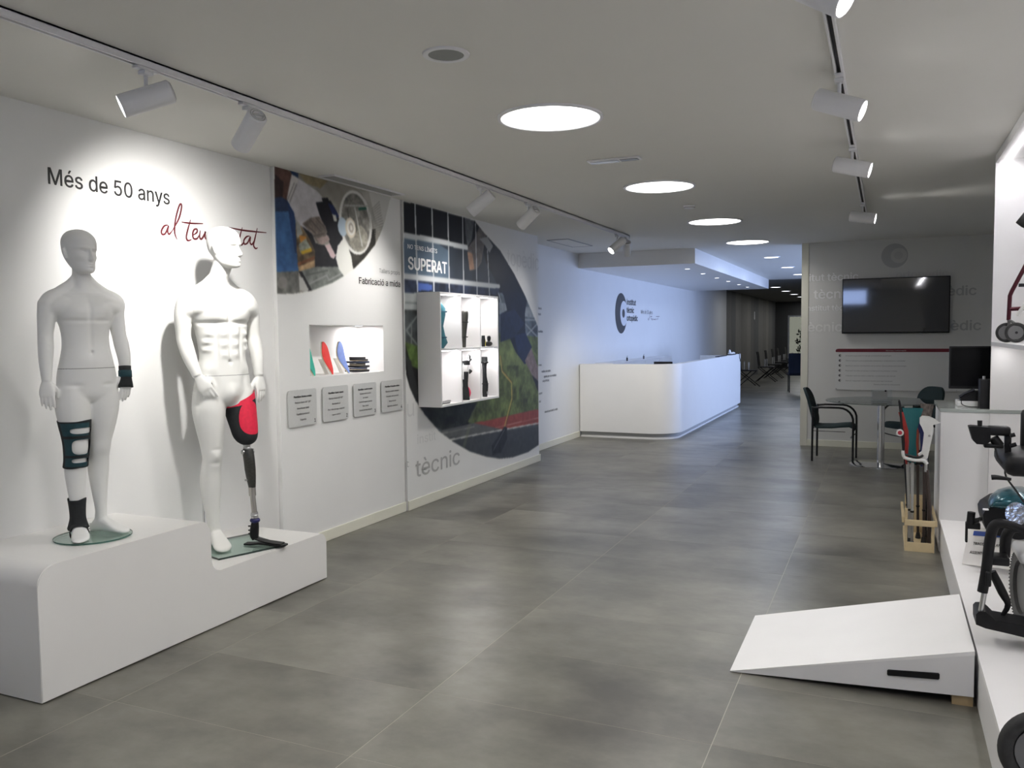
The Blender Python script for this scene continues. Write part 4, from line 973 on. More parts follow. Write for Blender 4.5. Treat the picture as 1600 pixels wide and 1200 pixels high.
def sleeve(name, parent, path, mfun, mats, windows=(), nseg=48, thick=.003, nz=12, label=None, wavy=0., snapm=None):
    """fabric shell around a limb: path of (x, y, z, r); windows (z0, z1, a0, a1) in degrees left open"""
    S = cr(path, nz); n = nseg; bm = bmesh.new(); rings = []; par = {}
    zs = np.array([q[2] for q in S]); o_ = np.argsort(zs); SS = np.array(S)[o_]
    def pos(a, z, wz_=0.):
        c = [np.interp(z, SS[:, 2], SS[:, k]) for k in (0, 1, 3)]
        return Vector((c[0]+c[2]*math.cos(math.radians(a)), c[1]+c[2]*math.sin(math.radians(a)), z+wz_))
    for j, s in enumerate(S):
        r_ = []
        for i in range(n):
            a_ = (360*i/n+180) % 360-180; v = bm.verts.new(pos(a_, s[2], wavy*math.sin(math.radians(a_)*2) if j in (0, len(S)-1) else 0)); par[v] = (a_, s[2]); r_.append(v)
        rings.append(r_)
    def uv(a, z, W_):
        z0, z1, a0, a1 = W_; return (a-(a0+a1)/2)/((a1-a0)/2), (z-(z0+z1)/2)/((z1-z0)/2)
    for j in range(len(S)-1):
        zc_ = (S[j][2]+S[j+1][2])/2
        for i in range(n):
            a_ = (360*(i+.5)/n+180) % 360-180; skip = False
            for W_ in windows:
                u, v = uv(a_, zc_, W_)
                if abs(u)**W_EX+abs(v)**W_EX < 1: skip = True
            if skip: continue
            f = bm.faces.new((rings[j][i], rings[j][(i+1) % n], rings[j+1][(i+1) % n], rings[j+1][i])); f.material_index = mfun(a_, zc_)
    loose = [v for v in bm.verts if not v.link_faces]
    for v in loose: par.pop(v)
    bmesh.ops.delete(bm, geom=loose, context='VERTS')
    for v, (a, z) in par.items():
        if not v.is_boundary: continue
        for W_ in windows:
            u, w_ = uv(a, z, W_); k = (abs(u)**W_EX+abs(w_)**W_EX)**(1/W_EX)
            if .5 < k < 1.6:
                z0, z1, a0, a1 = W_; v.co = pos((a0+a1)/2+u/k*(a1-a0)/2, (z0+z1)/2+w_/k*(z1-z0)/2)
    o = obj(name, bm, mats, parent, True, smooth=60, label=label)
    md = o.modifiers.new('solid', 'SOLIDIFY'); md.thickness = thick; md.offset = 1
    return o
W_EX = 3.0
kb = [(.008, -.064, z_, r_) for z_, r_ in ((.350, .0525), (.385, .0515), (.42, .0535), (.46, .0565), (.50, .0605), (.54, .0665), (.572, .0705))]
for i, (z_, dx, dy) in enumerate(((.35, -.004, -.0655), (.385, .003, -.064), (.42, .010, -.0635), (.46, .0135, -.063), (.50, .0125, -.064), (.54, .0105, -.0655), (.572, .009, -.067))): kb[i] = (dx, dy, z_, kb[i][3])
sleeve('knee_brace', mt, kb, lambda a_, z_: 0 if (a_ > 42 or a_ < -75 or abs(z_-.497) < .008 or abs(z_-.405) < .007 or z_ > .565 or z_ < .357) else 1, [NEOP, TEALN], ((.513, .541, -38, 68), (.414, .486, -38, 62), (.374, .396, -38, 52)), 96, label='dark teal open-patella knee brace with three openings', wavy=.004)
ab = [(-.002, -.066, .196, .038), (-.001, -.066, .15, .0335), (0, -.066, .11, .0325), (0, -.066, .085, .037), (.004, -.067, .055, .046)]
sleeve('ankle_brace', mt, ab, lambda a_, z_: 0, [NEOP], (), 40, label='black ankle support', wavy=.006)
bm = bmesh.new(); rings = []
f_ = Vector((math.cos(math.radians(-14)), math.sin(math.radians(-14)), 0)); s_ = Vector((-f_.y, f_.x, 0))
for u, hw, hh in ((.0, .16, .43), (.10, .172, .385), (.2, .180, .33), (.27, .19, .285)):
    c_ = Vector((0, -.066, zb))+f_*(u*.205)+Vector((0, 0, hh*.205/2)); rings.append(ring(bm, c_, s_, Vector((0, 0, 1)), hw*.205+.003, hh*.205/2+.003, 24, 2.5))
skin_rings(bm, rings, cap=False); o = obj('foot_wrap', bm, NEOP, mt, True, smooth=60)
wb = []
w0 = Vector((.023, .169, .812)); wd_ = Vector((.12, -.04, -1)).normalized()
bm = bmesh.new(); rings = []
tt = Vector((.35, -.93, 0)); tt = (tt-wd_*tt.dot(wd_)).normalized(); nn = wd_.cross(tt)
for f2, ra, rb in ((-.01, .0255, .0255), (.02, .025, .025), (.05, .028, .0235), (.08, .036, .021), (.095, .0385, .020)):
    rings.append(ring(bm, w0+wd_*f2, tt, nn, ra, rb, 22, 2.3))
skin_rings(bm, rings, cap=False); o = obj('wrist_brace', bm, NEOP, mt, True, smooth=60, label='black and teal wrist support'); md = o.modifiers.new('solid', 'SOLIDIFY'); md.thickness = .002; md.offset = 1
bm = bmesh.new(); rings = [ring(bm, w0+wd_*f2-nn*0+tt*.0, tt, nn, ra, rb, 22, 2.3) for f2, ra, rb in ((.012, .0283, .0283), (.030, .029, .0282), (.045, .0305, .0272))]
skin_rings(bm, rings, cap=False); o = obj('wrist_strap', bm, TEALN, mt, True, smooth=60); md = o.modifiers.new('solid', 'SOLIDIFY'); md.thickness = .001; md.offset = 1
bm = bmesh.new(); lathe(bm, [(.168, .0008), (.172, .003), (.172, .009), (.170, .0115)], n=64); obj('base_plate', bm, GLASSG, mt, True, label='round clear glass base')
bm = bmesh.new(); lathe(bm, [(.1722, .003), (.1735, .003), (.1735, .0095), (.1722, .0095)], n=64, closed=True); obj('base_edge', bm, mat('green_glass_edge', (.05, .12, .10), .2, noise=.05), mt, True)
bm = bmesh.new(); lathe(bm, [(.022, .0118), (.022, .018), (.006, .018), (.006, .05)], (-.09, .02, 0), n=16); obj('foot_rod', bm, CHROME, mt, True)

# --- adult mannequin with prosthetic leg
AZA = math.radians(-19)
RA = Vector((-3.556, 3.825, Z2))
ma = thing('mannequin', 'tall white muscular mannequin with a prosthetic leg on a square glass base', 'mannequin', RA, AZA)
bm = bmesh.new()
def afeat(V, N):
    fr = np.clip((N[:, 0]-.05)/.3, 0, 1)*(np.abs(V[:, 1]) < .19); v = 0
    for s in (-1, 1):
        v = v+.024*G3(V, s*.085, 1.392, .066, .050)-.016*G3(V, s*.088, 1.325, .070, .013)
        v = v+.010*G3(V, s*.036, 1.262, .022, .022)+.010*G3(V, s*.036, 1.200, .022, .020)+.008*G3(V, s*.034, 1.140, .022, .022)
        v = v+.011*G3(V, s*.110, 1.262, .018, .018)+.011*G3(V, s*.118, 1.215, .018, .016)+.009*G3(V, s*.118, 1.170, .018, .016)
        v = v-.009*G3(V, s*.072, 1.20, .011, .10)-.012*G3(V, s*.095, .99, .022, .05)+.006*G3(V, s*.12, 1.06, .03, .03)
        v = v-.007*G3(V, s*.06, 1.487, .05, .012)
    v = v-.015*G3(V, 0, 1.38, .013, .065)-.009*G3(V, 0, 1.20, .008, .10)-.015*G3(V, 0, 1.100, .010, .011)+.022*G3(V, 0, .915, .035, .045)-.008*G3(V, 0, 1.50, .014, .02)
    bk = np.clip((-N[:, 0]-.1)/.3, 0, 1)*(np.abs(V[:, 1]) < .18)
    kn = (V[:, 2] < .62)*(V[:, 1] < 0)*np.clip(N[:, 0], 0, 1)
    return v*fr-.010*G3(V, 0, 1.25, .025, .22)*bk+kn*(.008*G3(V, -.085, .555, .022, .026)-.006*G3(V, -.085, .515, .03, .012)-.005*G3(V, -.085, .595, .03, .012))
def aw(V):
    z = V[:, 2]; y = np.abs(V[:, 1]); w = np.ones(len(V))
    w = np.where(z > 1.625, .04, w); w = np.where((z > 1.59) & (z <= 1.625), .4, w)
    w = np.where((y > .165) & (z < 1.03), .08, w); w = np.where((V[:, 0] > .105) & (z < 1.03), .08, w); w = np.where((z < .12), .12, w); w = np.where((z < .80) & (y < .165), .6, w)
    return w
A = [(.845, 0, 0, .06, .07, .10), (.88, 0, 0, .095, .10, .150), (.94, .0, 0, .105, .115, .166), (1.0, .004, 0, .100, .105, .160), (1.06, .005, 0, .095, .088, .146), (1.13, .005, 0, .094, .080, .136), (1.21, .002, 0, .097, .085, .142), (1.29, 0, 0, .102, .095, .155), (1.37, -.006, 0, .108, .102, .170), (1.44, -.018, 0, .093, .100, .178), (1.485, -.028, 0, .070, .088, .165), (1.52, -.03, 0, .056, .070, .115), (1.55, -.028, 0, .050, .058, .075), (1.58, -.018, 0, .045, .05, .058)]
loft_dense(bm, A, 72, 7, 2.25)
tube(bm, [(-.03, 0, 1.52), (-.012, .0, 1.58), (.02, .004, 1.64), (.045, .008, 1.70), (.05, .01, 1.74)], [.072, .058, .054, .055, .055], 24, smooth=3)
head_mesh(bm, (.062, .008, 1.640), .240, math.radians(24), 0, .86)
for s in (-1, 1):
    tube(bm, [(-.025, s*.08, 1.505), (-.028, s*.145, 1.485), (-.025, s*.188, 1.445), (-.018, s*.202, 1.39)], [.036, .050, .056, .050], 18, smooth=3)
    tube(bm, [(-.012, s*.02, 1.60), (-.025, s*.07, 1.545), (-.03, s*.12, 1.51), (-.03, s*.17, 1.475)], [.03, .034, .034, .03], 14, smooth=2)
    tube(bm, [(.015, s*.05, 1.42), (.028, s*.11, 1.420), (.012, s*.172, 1.415), (-.008, s*.205, 1.38)], [.042, .052, .052, .042], 18, smooth=3)
    tube(bm, [(-.055, s*.05, 1.42), (-.060, s*.12, 1.40), (-.040, s*.175, 1.40), (-.022, s*.205, 1.37)], [.042, .056, .052, .042], 18, smooth=3)
tube(bm, [(-.022, -.196, 1.44), (-.026, -.212, 1.36), (-.030, -.214, 1.26), (-.020, -.212, 1.215), (.02, -.206, 1.13), (.055, -.190, 1.05), (.065, -.184, 1.025)], [.054, .052, .042, .043, .040, .030, .029], 18, smooth=3)
hand(bm, (.067, -.182, 1.022), (.30, .40, -.86), (.35, .75, .55), .180, -.42)
tube(bm, [(-.022, .196, 1.44), (-.026, .212, 1.36), (-.030, .222, 1.26), (-.024, .226, 1.215), (.0, .228, 1.13), (.022, .222, 1.04), (.026, .221, 1.01)], [.054, .052, .042, .043, .040, .030, .029], 18, smooth=3)
hand(bm, (.027, .221, 1.008), (.22, .02, -.97), (.30, -.95, 0), .178, .30)
tube(bm, [(0, -.085, .93), (.004, -.092, .83), (.008, -.090, .74), (.010, -.086, .64), (.012, -.084, .575), (.008, -.083, .53), (-.012, -.084, .46), (-.026, -.082, .37), (-.032, -.074, .25), (-.032, -.064, .14), (-.030, -.06, .08), (-.03, -.06, .06)], [.09, .094, .084, .068, .060, .056, .058, .060, .047, .034, .031, .036], 24, smooth=3)
foot(bm, (-.025, -.06), math.radians(-12), .262, .012)
tube(bm, [(0, .085, .93), (.006, .092, .87), (.02, .096, .82), (.03, .098, .79)], [.09, .093, .090, .086], 24, smooth=3)
remesh(bm, 'body', .0036, MANQ, ma, aw, afeat, 1.022)
# prosthetic leg: socket, knee, pylon, foot
pr_ = bpy.data.objects.new('prosthetic_leg', None)
def socket_ring(z):
    P_ = cr([(.004, .093, .935, .097), (.006, .094, .90, .099), (.016, .096, .84, .0965), (.032, .098, .77, .090), (.05, .10, .71, .082), (.062, .101, .66, .073), (.070, .102, .63, .058), (.074, .102, .612, .036), (.075, .102, .603, .012)], 14)
    return P_
bm = bmesh.new(); rings = []; n = 140; S = socket_ring(0)
for j, s in enumerate(S):
    vs = []
    for i in range(n):
        a_ = 2*math.pi*i/n; top = .0
        z = s[2]
        # brim rises on the outer side, dips at the crotch
        k_ = max(0, (s[2]-.80)/.135); z = s[2]+k_*(.045*math.sin(a_)-.050)
        vs.append(bm.verts.new((s[0]+s[3]*math.cos(a_), s[1]+s[3]*math.sin(a_)*.97, z)))
    rings.append(vs)
for j in range(len(S)-1):
    for i in range(n):
        f = bm.faces.new((rings[j][i], rings[j][(i+1) % n], rings[j+1][(i+1) % n], rings[j+1][i]))
        c_ = f.calc_center_median(); a_ = math.degrees(math.atan2(c_.y-.098, c_.x-.03))
        u = (a_-12)/50; v = (c_.z-.768)/.098
        f.material_index = 1 if (j < 17 or abs(u)**2.4+abs(v)**2.4 < 1) else 0
for v in bm.verts:
    ms = {f.material_index for f in v.link_faces}
    if len(ms) == 2 and v.co.z < .868:
        a_ = math.degrees(math.atan2(v.co.y-.098, v.co.x-.03)); u = (a_-12)/50; w_ = (v.co.z-.768)/.098; k = (abs(u)**2.4+abs(w_)**2.4)**(1/2.4)
        if not .8 < k < 1.25: continue
        rad = math.hypot(v.co.y-.098, v.co.x-.03); a2 = math.radians(12+u/k*50); v.co = Vector((.03+rad*math.cos(a2), .098+rad*math.sin(a2), .768+w_/k*.098))
bm.faces.new(rings[-1])
sock = obj('prosthetic_leg', bm, [NEOP, PINK], ma, True, smooth=60, label='black and bright pink thigh socket with a mechanical leg below')
def sub(name, bm, m, label=None, sm=50): return obj(name, bm, m, sock, True, smooth=sm, label=label)
bm = bmesh.new(); tube(bm, [(.075, .102, .606), (.078, .102, .585)], [.022, .016], 16); box(bm, .055, .10, .088, .116, .576, .592, bev=.003)
sub('socket_adapter', bm, STEEL)
bm = bmesh.new(); rings = []
for z_, cx, fr, bk, hw in ((.580, .085, .030, .034, .030), (.560, .086, .036, .038, .032), (.53, .090, .040, .036, .031), (.50, .094, .040, .034, .031), (.46, .10, .036, .040, .030), (.42, .105, .032, .036, .027), (.38, .11, .026, .028, .023), (.355, .112, .022, .022, .020)):
    vs = []
    for i in range(24):
        t = 2*math.pi*i/24; ct, st = math.cos(t), math.sin(t); vs.append(bm.verts.new((cx+ct*(fr if ct > 0 else bk), .103+st*hw+.001*(.58-z_)*20, z_)))
    rings.append(vs)
skin_rings(bm, rings); sub('knee_unit', bm, CARBON, 'dark carbon knee joint and shin shell')
bm = bmesh.new(); cyl(bm, (.083, .066, .565), (.083, .140, .565), .014, n=18); cyl(bm, (.10, .07, .40), (.10, .137, .40), .006, n=12); sub('knee_pivot', bm, STEEL)
bm = bmesh.new(); cyl(bm, (.112, .107, .356), (.114, .108, .305), .021, n=20); cyl(bm, (.114, .108, .31), (.122, .112, .19), .0155, n=20)
sub('pylon', bm, mat('aluminium_tube', (.50, .48, .45), .3, metal=.9, noise=.04))
bm = bmesh.new(); cyl(bm, (.1215, .112, .205), (.123, .1125, .172), .021, n=20); torus(bm, (.122, .112, .19), (0, 0, 1), .020, .004, 24, 6); sub('pylon_clamp', bm, STEEL)
bm = bmesh.new(); torus(bm, (.124, .113, .158), (0, 0, 1), .017, .013, 28, 10); sub('blue_bumper', bm, mat('deep_blue_rubber', (.015, .015, .10), .45, noise=.1), 'dark blue rubber ring')
bm = bmesh.new(); tube(bm, [(.124, .113, .148), (.122, .110, .11), (.120, .108, .07), (.128, .112, .045)], [.022, .027, .027, .020], 16, smooth=3, flat=.8)
for z_ in (.125, .10, .08): cyl(bm, (.102, .08, z_), (.112, .092, z_), .0045, n=8)
sub('ankle_block', bm, DARK)
fa = math.radians(33); ff = Vector((math.cos(fa), math.sin(fa), 0)); fs = Vector((-ff.y, ff.x, 0)); fo = Vector((.112, .10, 0))
bm = bmesh.new(); rings = []
for u, z_, hw in ((-.045, .017, .024), (0, .018, .028), (.05, .024, .030), (.10, .024, .036), (.15, .018, .038), (.20, .016, .030), (.215, .017, .018)):
    rings.append([bm.verts.new(fo+ff*u+fs*(hw*a_)+Vector((0, 0, z_+b_))) for a_, b_ in ((-1, -.004), (1, -.004), (1, .005), (-1, .005))])
skin_rings(bm, rings)
rings = []
for u, z_, hw in ((.015, .05, .018), (.05, .042, .022), (.09, .034, .026), (.14, .028, .03), (.19, .023, .028)):
    rings.append([bm.verts.new(fo+ff*u+fs*(hw*a_)+Vector((0, 0, z_+b_))) for a_, b_ in ((-1, -.003), (1, -.003), (1, .004), (-1, .004))])
skin_rings(bm, rings); sub('foot_blade', bm, DARK, 'black prosthetic foot', 25)
# glass base for the adult: square sheet placed level on the plinth, with a chrome rod behind the heel
Ri = Matrix.Rotation(-AZA, 4, 'Z') @ Matrix.Translation(-RA)
def loc_(x, y, z): return Ri @ Vector((x, y, z))
cs = [(-3.382, 3.567), (-3.243, 3.96), (-3.636, 4.10), (-3.775, 3.706)]
bm = bmesh.new(); prism(bm, [loc_(a_, b_, Z2+.0008) for a_, b_ in cs], (0, 0, .0105)); obj('base_plate', bm, GLASSG, ma, True, label='square clear glass base')
bm = bmesh.new()
for k in range(4):
    a_, b_ = Vector((*cs[k], 0)), Vector((*cs[(k+1) % 4], 0)); e_ = (b_-a_).normalized(); nn_ = Vector((e_.y, -e_.x, 0))
    prism(bm, [loc_(q_.x, q_.y, Z2+.001) for q_ in (a_, b_, b_+nn_*.0015, a_+nn_*.0015)], (0, 0, .010))
obj('base_edge', bm, mat('dark_glass_edge', (.02, .035, .03), .2, noise=.05), ma, True)
bm = bmesh.new(); tube(bm, [(-.135, -.075, .0115), (-.135, -.075, .30), (-.05, -.08, .345)], [.007, .007, .005], 10); lathe(bm, [(.02, .0115), (.02, .017), (.007, .017)], (-.135, -.075, 0), 14); obj('support_rod', bm, CHROME, ma, True)

# ------------------------------------------------------------------ reception counter
ct_ = thing('reception_counter', 'white reception counter with a rounded corner under the canopy', 'counter', (-3.4, 14.6, 0))
def cpath(off, r0=.42, y1=17.56):
    x1 = -2.70-off; y0 = 11.80+off; r = r0-off
    return [(XR+.0145, y0)] + [(x1-r+r*math.sin(math.radians(a)), y0+r-r*math.cos(math.radians(a))) for a in range(0, 91, 6)] + [(x1, y1)]
def wallstrip(bm, o0, o1, z0, z1, y1=17.56):
    a_ = cpath(o0, y1=y1); b_ = cpath(o1, y1=y1); rings = []
    for (x0, y0), (x1, y1_) in zip(a_, b_):
        rings.append([bm.verts.new((x0, y0, z0)), bm.verts.new((x1, y1_, z0)), bm.verts.new((x1, y1_, z1)), bm.verts.new((x0, y0, z1))])
    skin_rings(bm, rings)
bm = bmesh.new(); wallstrip(bm, 0, .10, .085, 1.082); obj('front_panel', bm, LACQ, ct_, smooth=30)
bm = bmesh.new(); wallstrip(bm, .055, .10, .028, .084); obj('plinth_recess', bm, mat('plinth_grey', (.42, .42, .41), .5, noise=.02), ct_, smooth=30)
bm = bmesh.new(); wallstrip(bm, .035, .10, .0, .027); obj('plinth_strip', bm, LACQ, ct_, smooth=30)
bm = bmesh.new(); wallstrip(bm, .105, .70, .72, .75, 17.4); obj('desk_top', bm, LAMW, ct_, smooth=30)
obj('end_panel', B(-3.5, -2.80, 17.44, 17.56, 0, 1.05), LACQ, ct_)
bk = thing('low_back_cabinet', 'low white cabinet along the wall behind the reception counter', 'cabinet', (-4.0, 14.2, 0))
obj('body', B(XR+.001, -3.88, 12.55, 16.5, 0, 1.05), LACQ, bk); obj('top', B(XR+.001, -3.86, 12.55, 16.52, 1.05, 1.068), LAMW, bk)
for k in range(4): obj('door', B(-3.88, -3.865, 12.57+k*.985, 13.53+k*.985, .08, 1.03, bev=.002), LACQ, bk)
def bottle(x, y, z, label, m, s=1.):
    t = thing('pump_bottle', label, 'bottle', (x, y, z))
    bm = bmesh.new(); lathe(bm, [(.028*s, 0), (.03*s, .01), (.03*s, .11*s), (.012*s, .13*s), (.012*s, .145*s)], n=16); obj('body', bm, m, t, True, smooth=40)
    bm = bmesh.new(); tube(bm, [(0, 0, .146*s), (0, 0, .185*s), (.03*s, 0, .182*s)], .005*s, 8); obj('pump', bm, DARK, t, True)
DARKN = mat('dark_navy_plastic', (.012, .014, .022), .5, noise=.1)
t = thing('computer_monitor', 'black monitor lying low behind the counter front, only its top showing', 'monitor', (-3.25, 12.35, .75))
obj('screen', B(-3.18, -2.90, 12.42, 12.45, .80, 1.100, bev=.006), DARK, t); obj('stand', B(-3.07, -3.01, 12.452, 12.49, .76, .95), DARK, t); obj('foot', B(-3.14, -2.94, 12.36, 12.56, .75, .76, bev=.003), DARK, t)
for k, (xx, yy, lab) in enumerate(((-3.92, 13.55, 'small pump bottle standing left on the low back cabinet'), (-3.92, 14.6, 'small pump bottle standing right on the low back cabinet'))): bottle(xx, yy, 1.0685, lab, mat('amber_bottle', (.10, .09, .09), .3, noise=.05) if k else DARKN, .45)
t = thing('folder', 'black folder lying on the far end of the counter', 'folder', (-2.75, 16.9, 1.083)); obj('cover', B(-2.80, -2.71, 16.55, 17.1, 1.0835, 1.098, bev=.003), DARKN, t)
t = thing('folder', 'second dark folder on the counter, nearer the rounded corner', 'folder', (-2.75, 15.8, 1.083)); obj('cover', B(-2.80, -2.72, 15.3, 16.1, 1.0835, 1.094, bev=.003), DARKN, t)
t = thing('paper_stack', 'crumpled white papers on the black folder at the counter end', 'papers', (-2.755, 16.85, 1.0985))
bm = bmesh.new(); rings = []
for k in range(9):
    y_ = 16.62+k*.055; rings.append([bm.verts.new((x_, y_, 1.099+max(0, z_+.012*math.sin(k*2.1+x_*60)))) for x_, z_ in ((-2.795, 0), (-2.76, 0), (-2.72, 0), (-2.72, .012), (-2.76, .028), (-2.795, .012))])
skin_rings(bm, rings); obj('sheet', bm, WHITEINK, t, smooth=60)
bm = bmesh.new(); lathe(bm, [(.02, 0), (.022, .03), (.012, .05), (.012, .06)], (-2.765, 16.66, 1.125), 12); o = obj('tape_roll', bm, WHITEINK); tag(o, 'small white pot on the papers at the counter end', 'pot')
t = thing('hanging_cable', 'short black cable hanging over the counter far edge', 'cable', (-2.695, 17.40, .95))
bm = bmesh.new(); tube(bm, [(-2.72, 17.38, 1.088), (-2.696, 17.38, 1.085), (-2.693, 17.40, 1.0), (-2.693, 17.46, .98), (-2.693, 17.48, .93)], .006, 6, smooth=3); obj('cord', bm, DARK, t, smooth=True)

# ------------------------------------------------------------------ TV wall
tx0, tx1, tz0, tz1 = -.530, .725, 1.497, 2.208
tv = thing('television', 'large black wall-mounted television', 'television', ((tx0+tx1)/2, 11.87, tz0))
bm = bmesh.new(); box(bm, tx0, tx1, 11.838, 11.875, tz0, tz1, bev=.006); obj('casing', bm, DARK, tv)
scr = mat('glossy_screen', (.004, .0045, .005), .05, noise=.05, spec=1.0, coat=1.0); obj('screen', B(tx0+.012, tx1-.012, 11.8365, 11.8378, tz0+.02, tz1-.012), scr, tv)
obj('wall_bracket', B(-.2, .4, 11.8755, 11.8995, 1.7, 2.0), BLKMET, tv)
def ytext(s, x0, x1, z, size, m, bold=0.):
    tw = text_width(s, size); return text(s, 'wall_lettering', (x0, 11.8985, z), size, m, 'y', wt, (x1-x0)/tw, bold=bold)
wt = thing('wall_lettering_group', 'satin grey institut tècnic ortopèdic lettering and round emblem around the television', 'lettering', (0, 11.899, 1.5)); wt.name = 'sign_lettering'
SILV2 = mat('darker_satin_lettering', (.43, .435, .44), .35, noise=.02, spec=.8)
PALEL = mat('window_sheen_lettering', (.97, .97, .98), .35, noise=.02, spec=.8)  # window reflection on the left letters, painted as near-white; right letters stay darker
FNT = mat('barely_visible_lettering', (.64, .64, .63), .35, noise=.02)
def yrow(left, right, x0, x1, z, size, ml, mr, bold, k=1.06):
    text(left, 'wall_lettering', (x0, 11.8985, z), size, ml, 'y', wt, k, bold=bold)
    if right: text(right, 'wall_lettering', (x1, 11.8985, z), size, mr, 'y', wt, k, 'RIGHT', bold=bold)
yrow('itut tècnic', 'ortopèdic', -.95, .70, 2.197, .18, PALEL, FNT, .003)
yrow('tècnic', 'ortopèdic', -.885, 1.02, 1.965, .225, PALEL, SILV2, .004)
yrow('institut tècnic', 'ortopèdic', -1.0, .60, 1.805, .135, PALEL, SILV2, .0025)
yrow('tècnic', 'ortopèdic', -1.02, 1.08, 1.530, .235, mat('faint_lettering', (.84, .84, .83), .4, noise=.02), SILV2, .004)
def ydisc(cx, cz, r, off, m, nm, x1=99):
    bm = bmesh.new(); prism(bm, [(min(cx+r*math.cos(2*math.pi*i/48), x1), 11.8995-off, cz+r*math.sin(2*math.pi*i/48)) for i in range(48)], (0, -.002, 0)); obj(nm, bm, m, wt)
ydisc(.085, 2.487, .155, 0, SILV2, 'emblem_disc'); ydisc(.135, 2.487, .095, .0025, mat('emblem_pale', (.56, .56, .55), .4, noise=.02), 'emblem_inner'); ydisc(.13, 2.487, .05, .005, mat('emblem_mid', (.50, .50, .50), .4, noise=.02), 'emblem_pupil')
ib = thing('information_board', 'clear wall board with a dark red top bar and lines of small text', 'board', (.2, 11.88, .76))
obj('panel', B(-.605, .95, 11.878, 11.884, .76, 1.30, bev=.002), mat('board_grey', (.70, .705, .70), .4, noise=.01), ib)
bm = bmesh.new(); prism(bm, [(x_, 11.8775, z_) for x_, z_ in [(-.575, 1.30), (-.595, 1.292), (-.605, 1.275), (-.60, 1.257), (.95, 1.257), (.95, 1.30)]], (0, -.002, 0)); obj('red_bar', bm, mat('dark_red_bar', (.16, .008, .02), .4, noise=.03), ib)
text('Normes i informació', 'board_heading', (.12, 11.875, 1.268), .03, PALEINK, 'y', ib, 1.2, 'CENTER', .0004)
LN = ['El nostre equip està format per professionals qualificats', 'Oferim solucions personalitzades adaptades a cada persona i necessitat', 'Realitzem estudis biomecànics de la marxa i de la postura amb tecnologia', 'Disposem de taller propi per a la fabricació de pròtesis i ortesis', 'Treballem amb els millors materials i components del mercat', 'Atenció i seguiment a domicili sempre que sigui necessari']
for k, s in enumerate(LN):
    z = 1.212-k*.0655; tw = text_width(s, .030)
    text(s, 'board_text', (-.48, 11.8775, z-.01), .030, GREYINK, 'y', ib, min(1.0, 1.1/tw)*1.0, 'LEFT', .0004)
    bm = bmesh.new(); prism(bm, [(-.548+.016*math.cos(2*math.pi*i/20), 11.8775, z+.016*math.sin(2*math.pi*i/20)) for i in range(20)], (0, -.002, 0)); obj('bullet', bm, LOGO, ib)
    bm = bmesh.new(); prism(bm, [(-.539+.009*math.cos(2*math.pi*i/20), 11.8752, z+.009*math.sin(2*math.pi*i/20)) for i in range(20)], (0, -.001, 0)); obj('bullet_eye', bm, PALEINK, ib)
text('Demaneu informació al nostre personal', 'board_text', (.02, 11.8775, .83), .03, GREYINK, 'y', ib, .8, 'CENTER', .0004)
for x_ in (-.59, .82):
    for z_ in (1.2, .775):
        if (x_, z_) == (-.59, 1.2): continue
        bm = bmesh.new(); cyl(bm, (x_, 11.872, z_), (x_, 11.8995, z_), .009, n=12); obj('standoff', bm, STEEL, ib)

# ------------------------------------------------------------------ meeting table and chairs
TX, TY = -.035, 10.47
tb = thing('round_glass_table', 'round glass table on a chrome column below the information board', 'table', (TX, TY, 0))
bm = bmesh.new(); lathe(bm, [(.595, 0), (.60, .003), (.60, .009), (.595, .012)], (0, 0, .728), 72); obj('tabletop', bm, glass_mat('table_glass', (.62, .68, .66), .18), tb, True)
bm = bmesh.new(); lathe(bm, [(.33, 0), (.33, .006), (.30, .016), (.055, .022), (.04, .03)], n=56); obj('base', bm, CHROME, tb, True, smooth=30)
bm = bmesh.new(); lathe(bm, [(.038, .028), (.038, .70), (.10, .715), (.10, .7275)], n=32); obj('column', bm, CHROME, tb, True, smooth=30)
t = thing('table_sign', 'small clear acrylic card holder standing on the glass table', 'card holder', (TX+.0, TY-.1, .7405), .2)
bm = bmesh.new(); box(bm, -.11, .11, -.002, .002, 0, .13); box(bm, -.11, .11, .0021, .05, 0, .003); obj('holder', bm, ACRYL, t, True)
obj('card', B(-.10, .06, -.0045, -.0025, .02, .12), mat('grey_card', (.35, .36, .36), .6, noise=.03), t, True); bm = bmesh.new(); cyl(bm, (.04, -.0046, .115), (.04, -.008, .115), .010, n=12); obj('sticker', bm, DARK, t, True)
